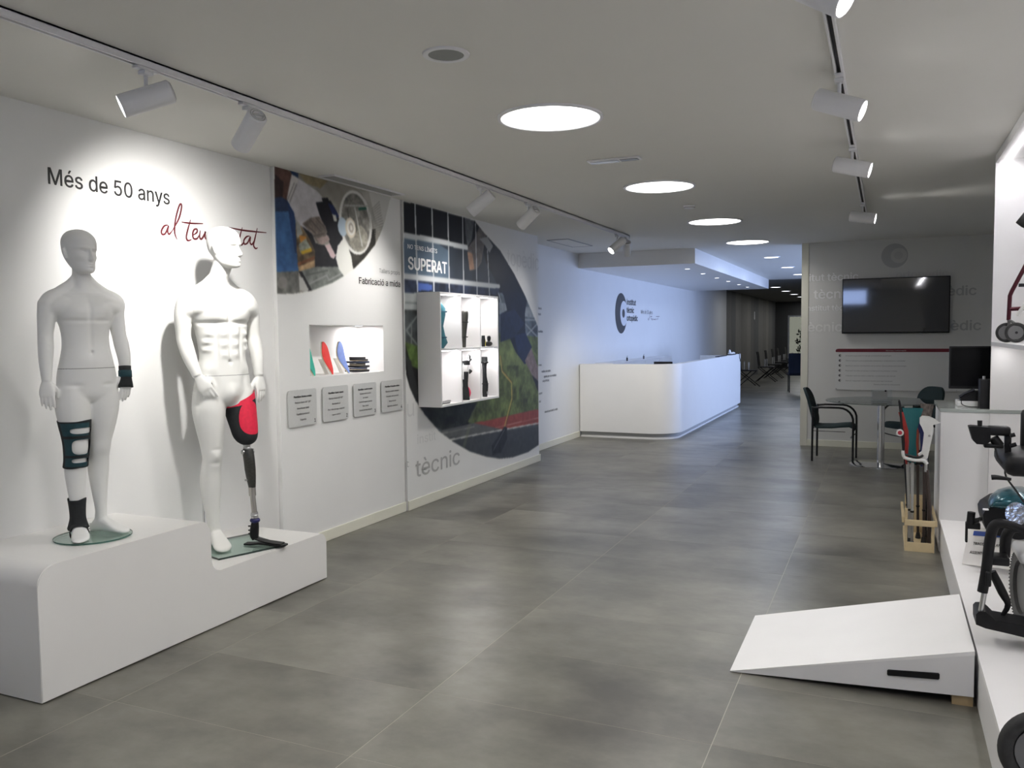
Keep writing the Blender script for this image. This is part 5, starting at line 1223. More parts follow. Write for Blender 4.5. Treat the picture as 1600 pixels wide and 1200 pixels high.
def arm_chair():
    t = thing('visitor_chair', 'dark teal visitor chair with black tube arms, left of the glass table', 'chair', (0, 0, 0), 0, 'visitor chairs at the glass table')
    for s in (-1, 1):
        y = s*.222; z = .64
        bm = bmesh.new()
        pts = [(.235, y, .0), (.235, y, .45)]+[(.235-.155+.155*math.cos(math.radians(a)), y, z-.155+.155*math.sin(math.radians(a))) for a in range(10, 91, 16)]+[(-.12, y, z), (-.205, y, z-.01)]
        tube(bm, pts, .0125, 10); obj('arm_tube', bm, BLKMET, t, True, smooth=60)
        bm = bmesh.new(); tube(bm, [(-.215, y, 0), (-.212, y, z+.005)], .0125, 10); obj('leg', bm, BLKMET, t, True, smooth=60)
    bm = bmesh.new(); tube(bm, [(.235, -.222, .30), (.20, -.1, .28), (.20, .1, .28), (.235, .222, .30)], .007, 8, smooth=3); tube(bm, [(-.213, -.222, .385), (-.213, .222, .385)], .007, 8); tube(bm, [(-.212, -.222, .36), (.15, -.222, .36)], .004, 6); obj('cross_bar', bm, BLKMET, t, True, smooth=60)
    bm = bmesh.new(); rings = []
    for x_, z_, w_ in ((-.19, .405, .19), (-.14, .40, .20), (0, .405, .205), (.12, .42, .205), (.19, .425, .20), (.235, .405, .185), (.245, .385, .17)):
        rings.append([bm.verts.new((x_, w_*a_, z_+b_)) for a_, b_ in ((-1, -.012), (-.7, -.018), (.7, -.018), (1, -.012), (1, .008), (.7, .018), (-.7, .018), (-1, .008))])
    skin_rings(bm, rings); obj('seat', bm, DKFAB, t, True, smooth=50)
    bm = bmesh.new(); pts = rrect(.42, .46, .14, 6)
    for p_ in pts: pass
    r0 = []; r1 = []
    for a_, b_ in pts:
        zz = .625+b_; xx = -.175-(zz-.40)*.27; cv_ = .035*(1-(a_/.21)**2)
        r0.append(bm.verts.new((xx-cv_-.0+.012, a_, zz))); r1.append(bm.verts.new((xx-cv_-.018, a_, zz)))
    skin_rings(bm, [r0, r1]); obj('backrest', bm, DKFAB, t, True, smooth=50)
    return t
ch = arm_chair(); ch.location = (-.555, 10.725, 0); ch.rotation_euler.z = math.radians(-3)
c2 = copy_tree(ch); c2.location = (.29, 11.12, 0); c2.rotation_euler.z = math.radians(-143); c2['label'] = 'dark teal visitor chair behind the glass table, its back against the board side'

# ------------------------------------------------------------------ service cabinet, monitor, phone
CX, CY = .355, 6.50
cb = thing('service_cabinet', 'white service cabinet with grey glass top beside the crutch rack', 'cabinet', (.7, 6.9, 0))
LAM2 = mat('grey_white_laminate', (.68, .675, .67), .45, noise=.012)
obj('carcass', B(CX+.004, 1.0, CY+.014, 7.25, 0, .975), LAM2, cb); obj('front_panel', B(CX, .6485, CY, CY+.0135, 0, .975, bev=.0015), LAM2, cb)
obj('worktop', B(CX-.006, 1.02, CY-.004, 7.27, .976, 1.0, bev=.002), mat('grey_glass_top', (.34, .37, .35), .15, noise=.02), cb)
mn = thing('computer_monitor', 'black flat monitor standing on the service cabinet', 'monitor', (.70, 7.02, 1.0))
a_ = at(1482, 607, 1, 7.0); b_ = at(1483, 541, 1, 7.0)
obj('screen', B(a_[0], a_[0]+.56, 6.985, 7.02, a_[2], b_[2], bev=.004), DARK, mn); obj('display', B(a_[0]+.012, a_[0]+.548, 6.9835, 6.9848, a_[2]+.02, b_[2]-.012), mat('matt_screen', (.005, .005, .006), .25, noise=.1, spec=.15), mn)
obj('stand', B(a_[0]+.25, a_[0]+.31, 7.021, 7.05, 1.012, a_[2]+.18), DARK, mn); obj('foot', B(a_[0]+.17, a_[0]+.39, 6.95, 7.12, 1.0005, 1.0115, bev=.003), DARK, mn)
scr_m = MATS['glossy_screen']
t = thing('document_box', 'flat white box under the telephone on the service cabinet', 'box', (.5, 6.8, 1.0)); obj('body', B(.47, .62, 6.72, 6.92, 1.0005, 1.036, bev=.003), mat('white_card', (.8, .8, .79), .5, noise=.02), t)
t = thing('telephone', 'black desk telephone resting on the flat white box', 'telephone', (.55, 6.8, 1.0365))
bm = bmesh.new(); prism(bm, [(.49, 6.75, .0+1.0366), (.615, 6.75, 1.0366), (.615, 6.75, 1.105), (.57, 6.75, 1.10), (.49, 6.75, 1.05)], (0, .14, 0)); obj('base', bm, DARK, t)
bm = bmesh.new(); tube(bm, [(.485, 6.77, 1.062), (.52, 6.77, 1.088), (.58, 6.77, 1.118)], [.012, .009, .013], 10, smooth=3); obj('handset', bm, DARKN, t, smooth=True)
bm = bmesh.new(); tube(bm, [(.50, 6.745, 1.05), (.495, 6.70, 1.02), (.53, 6.66, 1.005), (.60, 6.60, 1.006)], .003, 6, smooth=4); obj('cord', bm, DARK, t, smooth=True)
t = thing('card_printer', 'tall black desktop device beside the white partition', 'printer', (.64, 6.62, 1.0)); obj('body', B(.595, .72, 6.56, 6.70, 1.0005, 1.20, bev=.004), DARK, t); bm = bmesh.new(); cyl(bm, (.62, 6.60, 1.2005), (.62, 6.60, 1.222), .009, n=12); obj('button', bm, STEEL, t)

# ------------------------------------------------------------------ crutch rack and crutches
rk = thing('crutch_rack', 'low pale wooden rack holding crutches on the floor', 'rack', (.225, 6.7, 0))
RX0, RX1, RY0, RY1 = .150, .318, 6.44, 7.0
for n_, b_ in (('bottom_board', (RX0, RX1, RY0, RY1, 0, .012)), ('front_board', (RX0, RX1, RY0-.012, RY0, 0, .065)), ('back_board', (RX0, RX1, RY1, RY1+.012, 0, .30)), ('side_board', (RX0-.01, RX0, RY0-.012, RY1+.012, 0, .055)), ('side_board', (RX1, RX1+.01, RY0-.012, RY1+.012, 0, .055)), ('post', (RX0-.01, RX0+.008, RY0-.012, RY0+.01, .056, .30)), ('post', (RX1-.008, RX1+.01, RY0-.012, RY0+.01, .056, .20)), ('upper_rail', (RX0-.01, RX1+.012, RY0-.03, RY0-.0125, .185, .225)), ('upper_rail', (RX0-.028, RX0-.0105, RY0-.012, RY1, .20, .24)), ('upper_rail', (RX1+.0125, RX1+.026, RY0-.012, RY1, .185, .225))):
    obj(n_, B(*b_, bev=.0015), WOOD, rk)
bm = bmesh.new()
for k in range(9):
    for x_ in (RX0+.03, RX1-.03): torus(bm, (x_, RY0+.04+k*.06, .016), (0, 0, 1), .018, .003, 14, 5)
o = obj('holder_ring', bm, BLKMET, rk); o['kind'] = 'stuff'
def crutch(label, foot_, top_, m_pole, m_body, m_tip, style=0, rz=0.):
    """forearm crutch leaning from foot to top"""
    f = Vector(foot_); tp = Vector(top_); L = (tp-f).length
    t = thing('crutch', label, 'crutch', f, 0, 'crutches in the rack')
    d = (tp-f).normalized(); R_ = Matrix.Rotation(rz, 3, 'Z'); fx = R_ @ Vector((1, 0, 0)); fy = R_ @ Vector((0, 1, 0))
    hz = L*.64
    bm = bmesh.new(); tube(bm, [d*.03, d*(hz*.55), d*hz], [.0095, .0095, .0125], 12); obj('pole', bm, m_pole, t, True, smooth=60)
    bm = bmesh.new(); tube(bm, [d*.0015, d*.012, d*.045], [.019, .018, .012], 12); obj('tip', bm, m_tip, t, True, smooth=40)
    bm = bmesh.new(); tube(bm, [d*(hz*.40), d*(hz*.42)], .0125, 12); obj('collar', bm, DARK, t, True)
    bm = bmesh.new()
    if style == 0:   # moulded body with grip and half cuff
        rings = []
        for u, off, w_, h_ in ((hz-.03, 0, .014, .014), (hz+.03, .0, .024, .018), (hz+.12, .012, .024, .012), (hz+.22, .03, .030, .009), (L-.05, .045, .042, .008), (L, .05, .045, .006)):
            rings.append(ring(bm, d*u+fx*off, fy, fx, w_, h_, 16))
        skin_rings(bm, rings)
    elif style == 3:
        tube(bm, [d*(hz-.02), d*(hz+.15), d*L], [.013, .011, .012], 10)
    elif style == 1:   # flat tall cuff plate, Y shape
        rings = []
        for u, w_ in ((hz-.03, .020), (hz+.02, .028), (hz+.12, .022), (hz+.20, .026), (L-.07, .048), (L, .066)):
            rings.append([bm.verts.new(d*u+fx*(a_*w_)+fy*(.004*b_-.012*abs(a_))) for a_, b_ in ((-1, -1), (0, -1), (1, -1), (1, 1), (0, 1), (-1, 1))])
        skin_rings(bm, rings)
    else:
        tube(bm, [d*(hz-.02), d*(hz+.02)+fx*.03, d*(hz+.14)+fx*.045, d*(hz+.26)+fx*.03, d*L], .011, 10, smooth=3)
        tube(bm, [d*(hz-.02), d*(hz+.02)-fx*.03, d*(hz+.14)-fx*.045, d*(hz+.26)-fx*.03, d*L], .011, 10, smooth=3)
    obj('cuff', bm, m_body, t, True, smooth=60)
    bm = bmesh.new(); g0 = d*(hz+.0); g1 = d*(hz+.005)-fy*.10; tube(bm, [g0, g1], [.014, .016], 12); obj('handgrip', bm, m_body if style == 0 else DARK, t, True, smooth=40)
    return t
TEALP = mat('teal_crutch_plastic', (.008, .11, .12), .45, noise=.05); REDP = mat('red_crutch_plastic', (.42, .03, .025), .45, noise=.15, nscale=25); WHP = mat('white_crutch_plastic', (.62, .62, .60), .45, noise=.04); NAVYP = mat('navy_crutch_plastic', (.012, .018, .09), .45, noise=.05); ALU = mat('grey_crutch_tube', (.45, .45, .44), .35, metal=.6, noise=.05); BRN = mat('brown_crutch_tube', (.05, .035, .03), .5, noise=.1)
crutch('teal forearm crutch in the middle of the rack front', (.190, 6.49, .013), (.176, 6.43, 1.005), ALU, TEALP, TEALP, 1)
crutch('red forearm crutch just left behind the teal one', (.178, 6.60, .013), (.142, 6.56, .965), ALU, REDP, RUBBER, 1, .5)
crutch('black crutch leaning left in the rack', (.180, 6.74, .013), (.118, 6.72, .99), BLKMET, BLKMET, RUBBER, 3)
crutch('navy crutch behind the white moulded one', (.270, 6.66, .013), (.262, 6.62, .93), BRN, NAVYP, RUBBER, 1, -.6)
crutch('orange-red crutch between the teal and the white ones', (.238, 6.80, .013), (.218, 6.76, .93), BRN, mat('orange_crutch_plastic', (.26, .035, .015), .45, noise=.1), RUBBER, 1, -.9)
crutch('grey padded crutch at the back right of the rack', (.290, 6.88, .013), (.292, 6.86, 1.00), BLKMET, mat('mottled_grey_pad', (.12, .10, .09), .6, noise=.6, nscale=40), RUBBER, 1, -.9)
wcr = thing('crutch', 'white moulded crutch with a curved cuff at the right of the rack', 'crutch', (.296, 6.49, 0), 0, 'crutches in the rack')
def A3y(px, py, Y): return Vector(at(px, py, 1, Y))
bm = bmesh.new(); prism(bm, [A3y(a, b, 6.37) for a, b in ((1437, 653), (1441, 650), (1452, 651), (1462, 655.5), (1469, 661), (1464, 662.5), (1458, 664), (1459, 672), (1455, 690), (1452, 705), (1449.5, 716), (1444.5, 720), (1438, 716), (1434, 710), (1440, 706), (1442, 695), (1444, 677), (1440, 667), (1437, 662))], (0, .034, 0))
bmesh.ops.bevel(bm, geom=[e for e in bm.edges if e.is_manifold and e.calc_face_angle(0) > 1.2], offset=.003, segments=2, affect='EDGES'); obj('cuff', bm, WHP, wcr, smooth=40)
bm = bmesh.new(); tube(bm, [A3y(1447, 718, 6.387), A3y(1446.5, 737, 6.39)], [.009, .010], 12); cyl(bm, A3y(1452, 681, 6.368), A3y(1452, 681, 6.372), .008, n=12); obj('adjuster', bm, mat('light_grey_plastic', (.35, .35, .35), .5, noise=.05), wcr)
bm = bmesh.new(); tube(bm, [A3y(1447.5, 734, 6.395), Vector((.296, 6.47, .30)), Vector((.296, 6.49, .03))], [.016, .014, .012], 12); obj('pole', bm, BRN, wcr, smooth=60)
bm = bmesh.new(); tube(bm, [(.296, 6.49, .0145), (.296, 6.49, .05)], [.019, .013], 12); obj('tip', bm, RUBBER, wcr, smooth=60)
t = thing('walking_aid', 'black and white U-shaped walking aid handle hung on the crutches', 'handle', (.18, 6.36, .62))
bm = bmesh.new(); tube(bm, [(.085, 6.36, 1.06), (.095, 6.36, 1.03), (.115, 6.36, .80), (.125, 6.36, .70), (.15, 6.36, .685), (.215, 6.36, .672), (.245, 6.36, .69)], .008, 10, smooth=3); obj('tube', bm, BLKMET, t, smooth=True)
bm = bmesh.new(); tube(bm, [(.118, 6.352, .715), (.13, 6.352, .668), (.20, 6.352, .652), (.245, 6.352, .655), (.27, 6.352, .63)], [.010, .012, .011, .014, .012], 10, smooth=3); obj('lower_bracket', bm, WHP, t, smooth=True)
t = thing('round_label', 'small round red and white tag hanging left of the red crutch', 'tag', (.098, 6.34, .83))
bm = bmesh.new(); cyl(bm, (.098, 6.345, .84), (.098, 6.338, .84), .024, n=24); obj('disc', bm, WHP, t); bm = bmesh.new(); cyl(bm, (.098, 6.3375, .84), (.098, 6.335, .84), .014, n=20); obj('centre', bm, mat('tag_red', (.4, .02, .04), .5, noise=.03), t)

# ------------------------------------------------------------------ right-hand display bay
PX, PZ = .362, .225
pf = thing('display_platform', 'long low white display platform along the right side', 'platform', (.9, 4, 0))
obj('deck', B(PX, 1.449, -1.0, 6.499, .20, PZ, bev=.0015), mat('platform_laminate', (.89, .875, .865), .42, noise=.01, bump=.03), pf); obj('front_panel', B(PX+.004, PX+.022, -1.0, 6.497, 0, .1995), LAMW, pf)
en = thing('end_partition', 'tall white partition closing the far end of the display bay', 'partition', (1.0, 6.5, .23)); obj('panel', B(.65, 1.449, 6.5015, 6.52, 0, 2.665), LAMW, en)
hd = thing('bay_header', 'white header board along the bay top with a glowing LED strip', 'header', (.9, 3, 2.665))
obj('board', B(.65, 1.449, -1.0, 6.52, 2.6655, 2.6995), LAMW, hd); obj('lip', B(.65, .668, -1.0, 6.5, 2.645, 2.665), LAMW, hd)
obj('led_strip', B(.715, .735, -1.0, 6.49, 2.655, 2.665), E_LED, hd, label='glowing white LED strip')
o = area('lamp_light', (.725, 3.2, 2.652),   .02, 27, (.97, .95, 1), None, 'RECTANGLE', (0, 0, 0), 6.4); o.parent = hd; o.matrix_parent_inverse = world_of(hd).inverted()
SZ = at(1548, 534, 1, 6.49)[2]
sh = thing('display_shelf', 'white shelf carrying the rollator, lit from below', 'shelf', (1.0, 5, SZ-.03)); obj('board', B(.65, 1.449, 4.2, 6.50, SZ-.025, SZ, bev=.001), LAMW, sh)
obj('led_strip', B(.70, .715, 4.3, 6.45, SZ-.033, SZ-.0255), E_LED, sh); o = area('lamp_light', (.708, 5.4, SZ-.036), .02, 2.2, (1, .97, .96), None, 'RECTANGLE', (0, 0, 0), 2.1); o.parent = sh; o.matrix_parent_inverse = world_of(sh).inverted()
# rollator on the shelf
def A3(px, py, Y): return Vector(at(px, py, 1, Y))
MARO = mat('maroon_metallic', (.065, .008, .016), .28, metal=.5, noise=.05); WG = mat('wheel_grey', (.15, .15, .15), .5, noise=.05)
ro = thing('rollator', 'maroon rollator with grey wheels on the lit shelf', 'rollator', (A3(1585, 530, 6.0).x, 6.0, SZ))
wr = .062
wc = A3(1573, 515, 6.12); wc.z = SZ+wr+.0005; wc2 = A3(1588, 515, 6.0); wc2.z = SZ+wr+.0005
for c_, nm in ((wc, 'far'), (wc2, 'near')):
    bm = bmesh.new(); torus(bm, c_, (.15, 1, 0), wr-.012, .012, 36, 8); o = obj('wheel', bm, RUBBER, ro, smooth=60)
    bm = bmesh.new(); cyl(bm, c_-Vector((0, .008, 0)), c_+Vector((0, .008, 0)), wr-.016, n=28); obj('rim', bm, WG, o)
    bm = bmesh.new(); cyl(bm, c_-Vector((0, .012, 0)), c_+Vector((0, .012, 0)), .008, n=12); obj('axle', bm, DARK, o)
ft = A3(1576, 500, 6.06)
bm = bmesh.new(); tube(bm, [ft, A3(1578, 462, 6.06), A3(1581, 455, 6.06), A3(1604, 412, 6.06), A3(1640, 350, 6.06)], .0125, 12); obj('front_leg', bm, MARO, ro, smooth=60)
bm = bmesh.new(); tube(bm, [A3(1578, 483, 6.06), A3(1640, 480, 6.06)], .013, 10); obj('cross_tube', bm, MARO, ro, smooth=60)
bm = bmesh.new(); tube(bm, [A3(1590, 494, 5.98), A3(1600, 478, 5.98), A3(1625, 455, 5.98)], [.010, .012, .012], 10, smooth=3); obj('brake_arm', bm, WHP, ro, smooth=60)
bm = bmesh.new(); box(bm, *sorted((A3(1592, 445, 6.06).x, A3(1640, 445, 6.06).x)), 6.05, 6.08, A3(1600, 448, 6.06).z, A3(1600, 443, 6.06).z); obj('bracket', bm, DARK, ro)
bm = bmesh.new(); tube(bm, [wc+Vector((0, 0, 0)), wc+Vector((.01, -.02, .05)), ft], .009, 8, smooth=2); tube(bm, [wc2, wc2+Vector((0, .02, .05)), ft], .009, 8, smooth=2); obj('fork', bm, WG, ro, smooth=60)
bm = bmesh.new(); tube(bm, [A3(1596, 337, 6.06), A3(1612, 345, 6.06), A3(1640, 350, 6.06)], [.05, .055, .03], 14, smooth=3); obj('hand_grip', bm, RUBBER, ro, smooth=60)

# power wheelchair standing on the platform
YN, YF = 3.95, 4.45
TEALM = mat('teal_metallic_cover', (.012, .085, .115), .25, metal=.4, noise=.2, nscale=20, coat=.4)
DKW = mat('wheelchair_black', (.008, .008, .009), .5, noise=.2, nscale=30, spec=.28)
wz = lambda px, py, Y: A3(px, py, Y)
wc_ = thing('power_wheelchair', 'black power wheelchair with teal cover on the right display platform', 'wheelchair', (.75, 4.2, PZ))
def wpart(nm, fn, m, lab=None, par=None, sm=50):
    bm = bmesh.new(); fn(bm); return obj(nm, bm, m, par or wc_, smooth=sm, label=lab)
def boxp(bm, px0, py0, px1, py1, Y, dy, bev=.008):
    a = wz(px0, py0, Y); b = wz(px1, py1, Y); a.x = wz(px0, py0, Y+dy).x; box(bm, min(a.x, b.x), max(a.x, b.x), Y, Y+dy, min(a.z, b.z), max(a.z, b.z), bev=bev)
def blob(bm, pts, Y, r, flat=1., sm=3): tube(bm, [wz(a, b, Y) for a, b in pts], r, 14, smooth=sm, flat=flat)
cp = wpart('control_pod', lambda bm: prism(bm, [wz(a, b, 4.15) for a, b in ((1514, 667), (1518, 666), (1548, 668), (1548, 690), (1540, 695), (1526, 694), (1520, 688))], (0, .07, 0)), DKW, 'black joystick control pod')
obj_ = wpart('joystick', lambda bm: (tube(bm, [wz(1531, 668, 4.18), wz(1531, 657, 4.18)], [.009, .010], 12)), DARK, None, cp)
wpart('arm_pad', lambda bm: boxp(bm, 1540, 666, 1580, 682, 4.15, .06, .012), DKW)
wpart('arm_support', lambda bm: (boxp(bm, 1536, 694, 1568, 701, 4.16, .05, .004), boxp(bm, 1569, 676, 1580, 715, 4.17, .03, .004), tube(bm, [wz(1552, 684, 4.18), wz(1562, 697, 4.18)], .02, 12), cyl(bm, wz(1578, 681, 4.16), wz(1586, 679, 4.16), .009, n=10), cyl(bm, wz(1578, 697, 4.16), wz(1588, 694, 4.16), .009, n=10)), DARK)
wpart('cable', lambda bm: (blob(bm, [(1555, 700), (1560, 716), (1570, 730), (1572, 745), (1590, 770), (1600, 785)], 4.12, .004)), RUBBER)
wpart('seat_cushion', lambda bm: boxp(bm, 1552, 713, 1660, 750, 4.0, .45, .03), DKW, 'thick black seat cushion')
wpart('seat_lever', lambda bm: (blob(bm, [(1549, 746), (1558, 746), (1580, 749)], 3.98, [.011, .010, .006])), DARK)
wpart('backrest', lambda bm: (boxp(bm, 1594, 640, 1680, 715, 4.40, .06, .02)), DKW)
def shroud(bm):
    rings = []
    for k, (px_0, ya, yb) in enumerate(((1545, 786, 789), (1550, 776, 790), (1562, 768, 791), (1580, 764, 792), (1600, 764, 793), (1625, 770, 794))):
        a = wz(px_0, ya, 5.15); b = wz(px_0, yb, 5.15); c = (a+b)/2; h = (a.z-b.z)/2+.004; rings.append(ring(bm, c, Vector((0, 1, 0)), Vector((0, 0, 1)), .06+.12*min(1, k/3), h, 20, 2.3))
    skin_rings(bm, rings)
wpart('motor_cover', shroud, TEALM, 'glossy teal motor cover')
wpart('motor_housing', lambda bm: (prism(bm, [wz(a, b, 5.12) for a, b in ((1536, 804), (1540, 797), (1548, 792), (1556, 787), (1570, 784), (1640, 784), (1640, 848), (1566, 838), (1550, 836), (1541, 829), (1537, 816))], (0, .30, 0))), DKW)
wpart('head_lamp', lambda bm: (tube(bm, [wz(1588, 803, 3.97), wz(1588, 803, 4.03)], [.040, .036], 20, flat=1.2)), mat('faceted_reflector', (.75, .75, .76), .12, metal=1, noise=.5, nscale=70, bump=1.0, bscale=45), 'silver faceted reflector lamp')
wpart('side_marker', lambda bm: boxp(bm, 1535, 795, 1545, 798, 5.09, .02, .002), mat('marker_white', (.8, .8, .82), .2, noise=.02))
wpart('front_hanger', lambda bm: (blob(bm, [(1600, 828), (1575, 820), (1560, 818), (1551, 826), (1546, 850), (1541, 890), (1535, 925)], YN, [.016, .018, .02, .021, .021, .02, .02], sm=4)), DKW)
wpart('front_hanger', lambda bm: (blob(bm, [(1600, 826), (1582, 826), (1572, 840), (1570, 870)], YN+.12, [.018, .02, .022, .02])), DKW)
wpart('hanger_clamp', lambda bm: (boxp(bm, 1545, 870, 1578, 886, YN, .10, .006), boxp(bm, 1538, 893, 1549, 918, YN-.03, .05, .006)), DARK)
wpart('footrest_tube', lambda bm: cyl(bm, wz(1540, 915, YN), wz(1531, 963, YN), .0105, n=14), STEEL)
wpart('footrest', lambda bm: (prism(bm, [wz(a, b, YN-.02) for a, b in ((1525, 960), (1529, 956), (1540, 956), (1548, 962), (1556, 970), (1640, 985), (1640, 1006), (1575, 990), (1540, 982), (1525, 976))], (0, .14, 0))), DKW, 'black flip-up footrest plate')
wpart('brace_strut', lambda bm: blob(bm, [(1550, 893), (1566, 925), (1575, 945), (1566, 962)], YN+.08, [.016, .018, .012, .008]), DKW)
tr = .168; q = wz(1611, 915, 4.30); q.z = PZ+tr+.002; axw = Vector((1, .10, 0)).normalized()
def tyre_(bm):
    a_, b_ = frame_for(axw); rings = []
    for i in range(64):
        t = 2*math.pi*i/64; d = a_*math.cos(t)+b_*math.sin(t)
        rings.append([bm.verts.new(q+d*rr+axw*ww) for rr, ww in ((tr-.05, -.045), (tr-.012, -.050), (tr-.002, -.036), (tr-.001, .036), (tr-.012, .050), (tr-.05, .045))])
    skin_rings(bm, rings, closed=True)
ty = wpart('drive_wheel', tyre_, mat('grey_tyre_rubber', (.075, .075, .075), .75, noise=.15, nscale=30), 'ribbed grey tyre', sm=40)
bm = bmesh.new(); a_, b_ = frame_for(axw)
for k in range(60):
    t = 2*math.pi*k/60; d = a_*math.cos(t)+b_*math.sin(t); tube(bm, [q+d*(tr-.010)-axw*.052, q+d*(tr+.001)-axw*.036, q+d*(tr+.002)+axw*.036, q+d*(tr-.010)+axw*.052], .0032, 5)
obj('tread', bm, RUBBER, ty); bm = bmesh.new(); cyl(bm, q-axw*.03, q+axw*.03, tr-.055, n=28); obj('rim', bm, WG, ty)
qb = wz(1545, 905, YN+.30)
wpart('front_caster', lambda bm: torus(bm, Vector((q.x+.40, YN+.05, PZ+.092)), (0, 1, 0), .06, .03, 32, 10), RUBBER)
wpart('far_hanger', lambda bm: (blob(bm, [(1530, 812), (1514, 815)], 5.22, [.012, .012]), tube(bm, [wz(1518, 800, 5.22), wz(1516, 818, 5.22)], .020, 12), boxp(bm, 1508, 817, 1532, 828, 5.21, .05, .004), boxp(bm, 1508, 822, 1512, 848, 5.21, .03, .004), blob(bm, [(1530, 812), (1545, 806), (1560, 806)], 5.22, [.012, .014, .016])), DKW)
wpart('chassis', lambda bm: boxp(bm, 1570, 820, 1660, 850, 5.15, .25, .02), DKW)
wpart('battery_cover', lambda bm: boxp(bm, 1580, 863, 1660, 888, 4.03, .25, .015), mat('pale_plastic', (.55, .55, .55), .4, noise=.03), 'pale grey plastic cover')
# price card
pc = thing('information_card', 'white tilted card with blue bar reading TRACCIÓ, in front of the wheelchair', 'card', (.55, 4.0, PZ))
cc = [A3(1503, 881, 4.16), A3(1514, 825, 4.22), A3(1606, 843, 3.98), A3(1600, 905, 3.92)]
e1 = A3(1503, 881, 4.62); e1 = Vector(at(1503, 881, 2, PZ+.002))
tl_ = A3(1514, 824, e1.y+.085); tr_ = A3(1607, 844, e1.y-.16)
uy = (tl_-e1); CH = uy.length; uy = uy/CH; ux = (tr_-tl_); CW = ux.length; ux = ux/CW
uy0 = uy; un = ux.cross(uy).normalized(); ux = (uy.cross(un)).normalized()
def cpnt(u, v, o_=0.): return e1+ux*u+uy*v+un*o_
bm = bmesh.new(); prism(bm, [cpnt(0, 0), cpnt(CW, 0), cpnt(CW+.0, CH), cpnt(.0, CH)], un*-.003); obj('sheet', bm, mat('white_paper', (.80, .78, .76), .6, noise=.01), pc)
bm = bmesh.new(); prism(bm, [cpnt(.035, CH-.045, .0005), cpnt(CW-.03, CH-.045, .0005), cpnt(CW-.03, CH-.018, .0005), cpnt(.035, CH-.018, .0005)], un*.001); obj('blue_bar', bm, mat('blue_print', (.01, .06, .33), .5, noise=.02), pc)
RC = Matrix((ux, uy, un)).transposed().to_4x4()
text('TRACCIÓ DELANTERA', 'card_text', cpnt(.045, CH-.098, .001), .030, BLKINK, RC, pc, .95, 'LEFT', .0004, bold=.0004); text('ASIENTO GIRATORIO', 'card_text', cpnt(.035, CH-.150, .001), .030, BLKINK, RC, pc, .95, 'LEFT', .0004, bold=.0004)
bm = bmesh.new(); lf_ = cpnt(.12, CH*.5, -.08); lf_.z = PZ+.004; tube(bm, [cpnt(.12, CH*.5, -.004), lf_], .003, 6); obj('easel_leg', bm, STEEL, pc)
# dark wheel at the lower right corner
t = thing('wheelchair_wheel', 'dark tyre edge at the bottom right corner of the platform', 'wheel', (0, 0, 0))
q2 = Vector(at(1634, 1215, 1, 2.72)); q2.z = PZ+.125; t.location = (q2.x, q2.y, PZ)
bm = bmesh.new(); torus(bm, q2, (.0, 1, 0), .10, .022, 48, 12); obj('tyre', bm, RUBBER, t, smooth=60); bm = bmesh.new(); cyl(bm, q2-Vector((0, .015, 0)), q2+Vector((0, .015, 0)), .08, n=32); obj('rim', bm, WG, t)
bm = bmesh.new(); cyl(bm, q2-Vector((0, .03, 0)), q2+Vector((0, .03, 0)), .015, n=16); obj('hub', bm, DARK, t)

# ------------------------------------------------------------------ access ramp
rp_ = thing('access_ramp', 'white wedge ramp with a black slot handle leading up to the platform', 'ramp', (-.1, 4.2, 0))
Xa, Xb, Ya, Yb, Zt = -.625, .350, 3.828, 4.64, .238
bm = bmesh.new(); prism(bm, [(Xa, Ya, .001), (Xb, Ya, .046), (Xb, Ya, Zt-.018), (Xa+.07, Ya, .0185-.001)], (0, .015, 0)); obj('side_panel', bm, LAMW, rp_)
bm = bmesh.new(); prism(bm, [(Xa, Yb-.015, .001), (Xb, Yb-.015, .046), (Xb, Yb-.015, Zt-.018), (Xa+.07, Yb-.015, .0175)], (0, .015, 0)); obj('side_panel', bm, LAMW, rp_)
bm = bmesh.new(); prism(bm, [(Xa-.002, Ya-.001, .0012), (Xa+.07, Ya-.001, .0182), (Xb+.001, Ya-.001, Zt-.0175), (Xb+.001, Ya-.001, Zt), (Xa-.002, Ya-.001, .004)], (0, Yb-Ya+.002, 0)); obj('deck', bm, mat('ramp_laminate', (.90, .89, .875), .4, noise=.01, bump=.03), rp_)
obj('end_panel', B(Xb-.015, Xb, Ya+.016, Yb-.016, .048, Zt-.02), LAMW, rp_)
h0 = at(1386, 1050, 1, Ya); h1 = at(1468, 1056, 1, Ya)
bm = bmesh.new(); prism(bm, [(h0[0], Ya-.0005, h0[2]-.013), (h1[0], Ya-.0005, h1[2]-.015), (h1[0], Ya-.0005, h1[2]+.013), (h0[0], Ya-.0005, h0[2]+.013)], (0, -.007, 0)); bmesh.ops.bevel(bm, geom=list(bm.edges), offset=.003, segments=2, affect='EDGES'); obj('slot_handle', bm, DARK, rp_, label='black recessed handle')
for yy in (Ya+.012, Yb-.10): obj('foot_block', B(Xb-.078, Xb-.0005, yy, yy+.08, 0, .0445), WOOD2, rp_)
WOODL = rp_

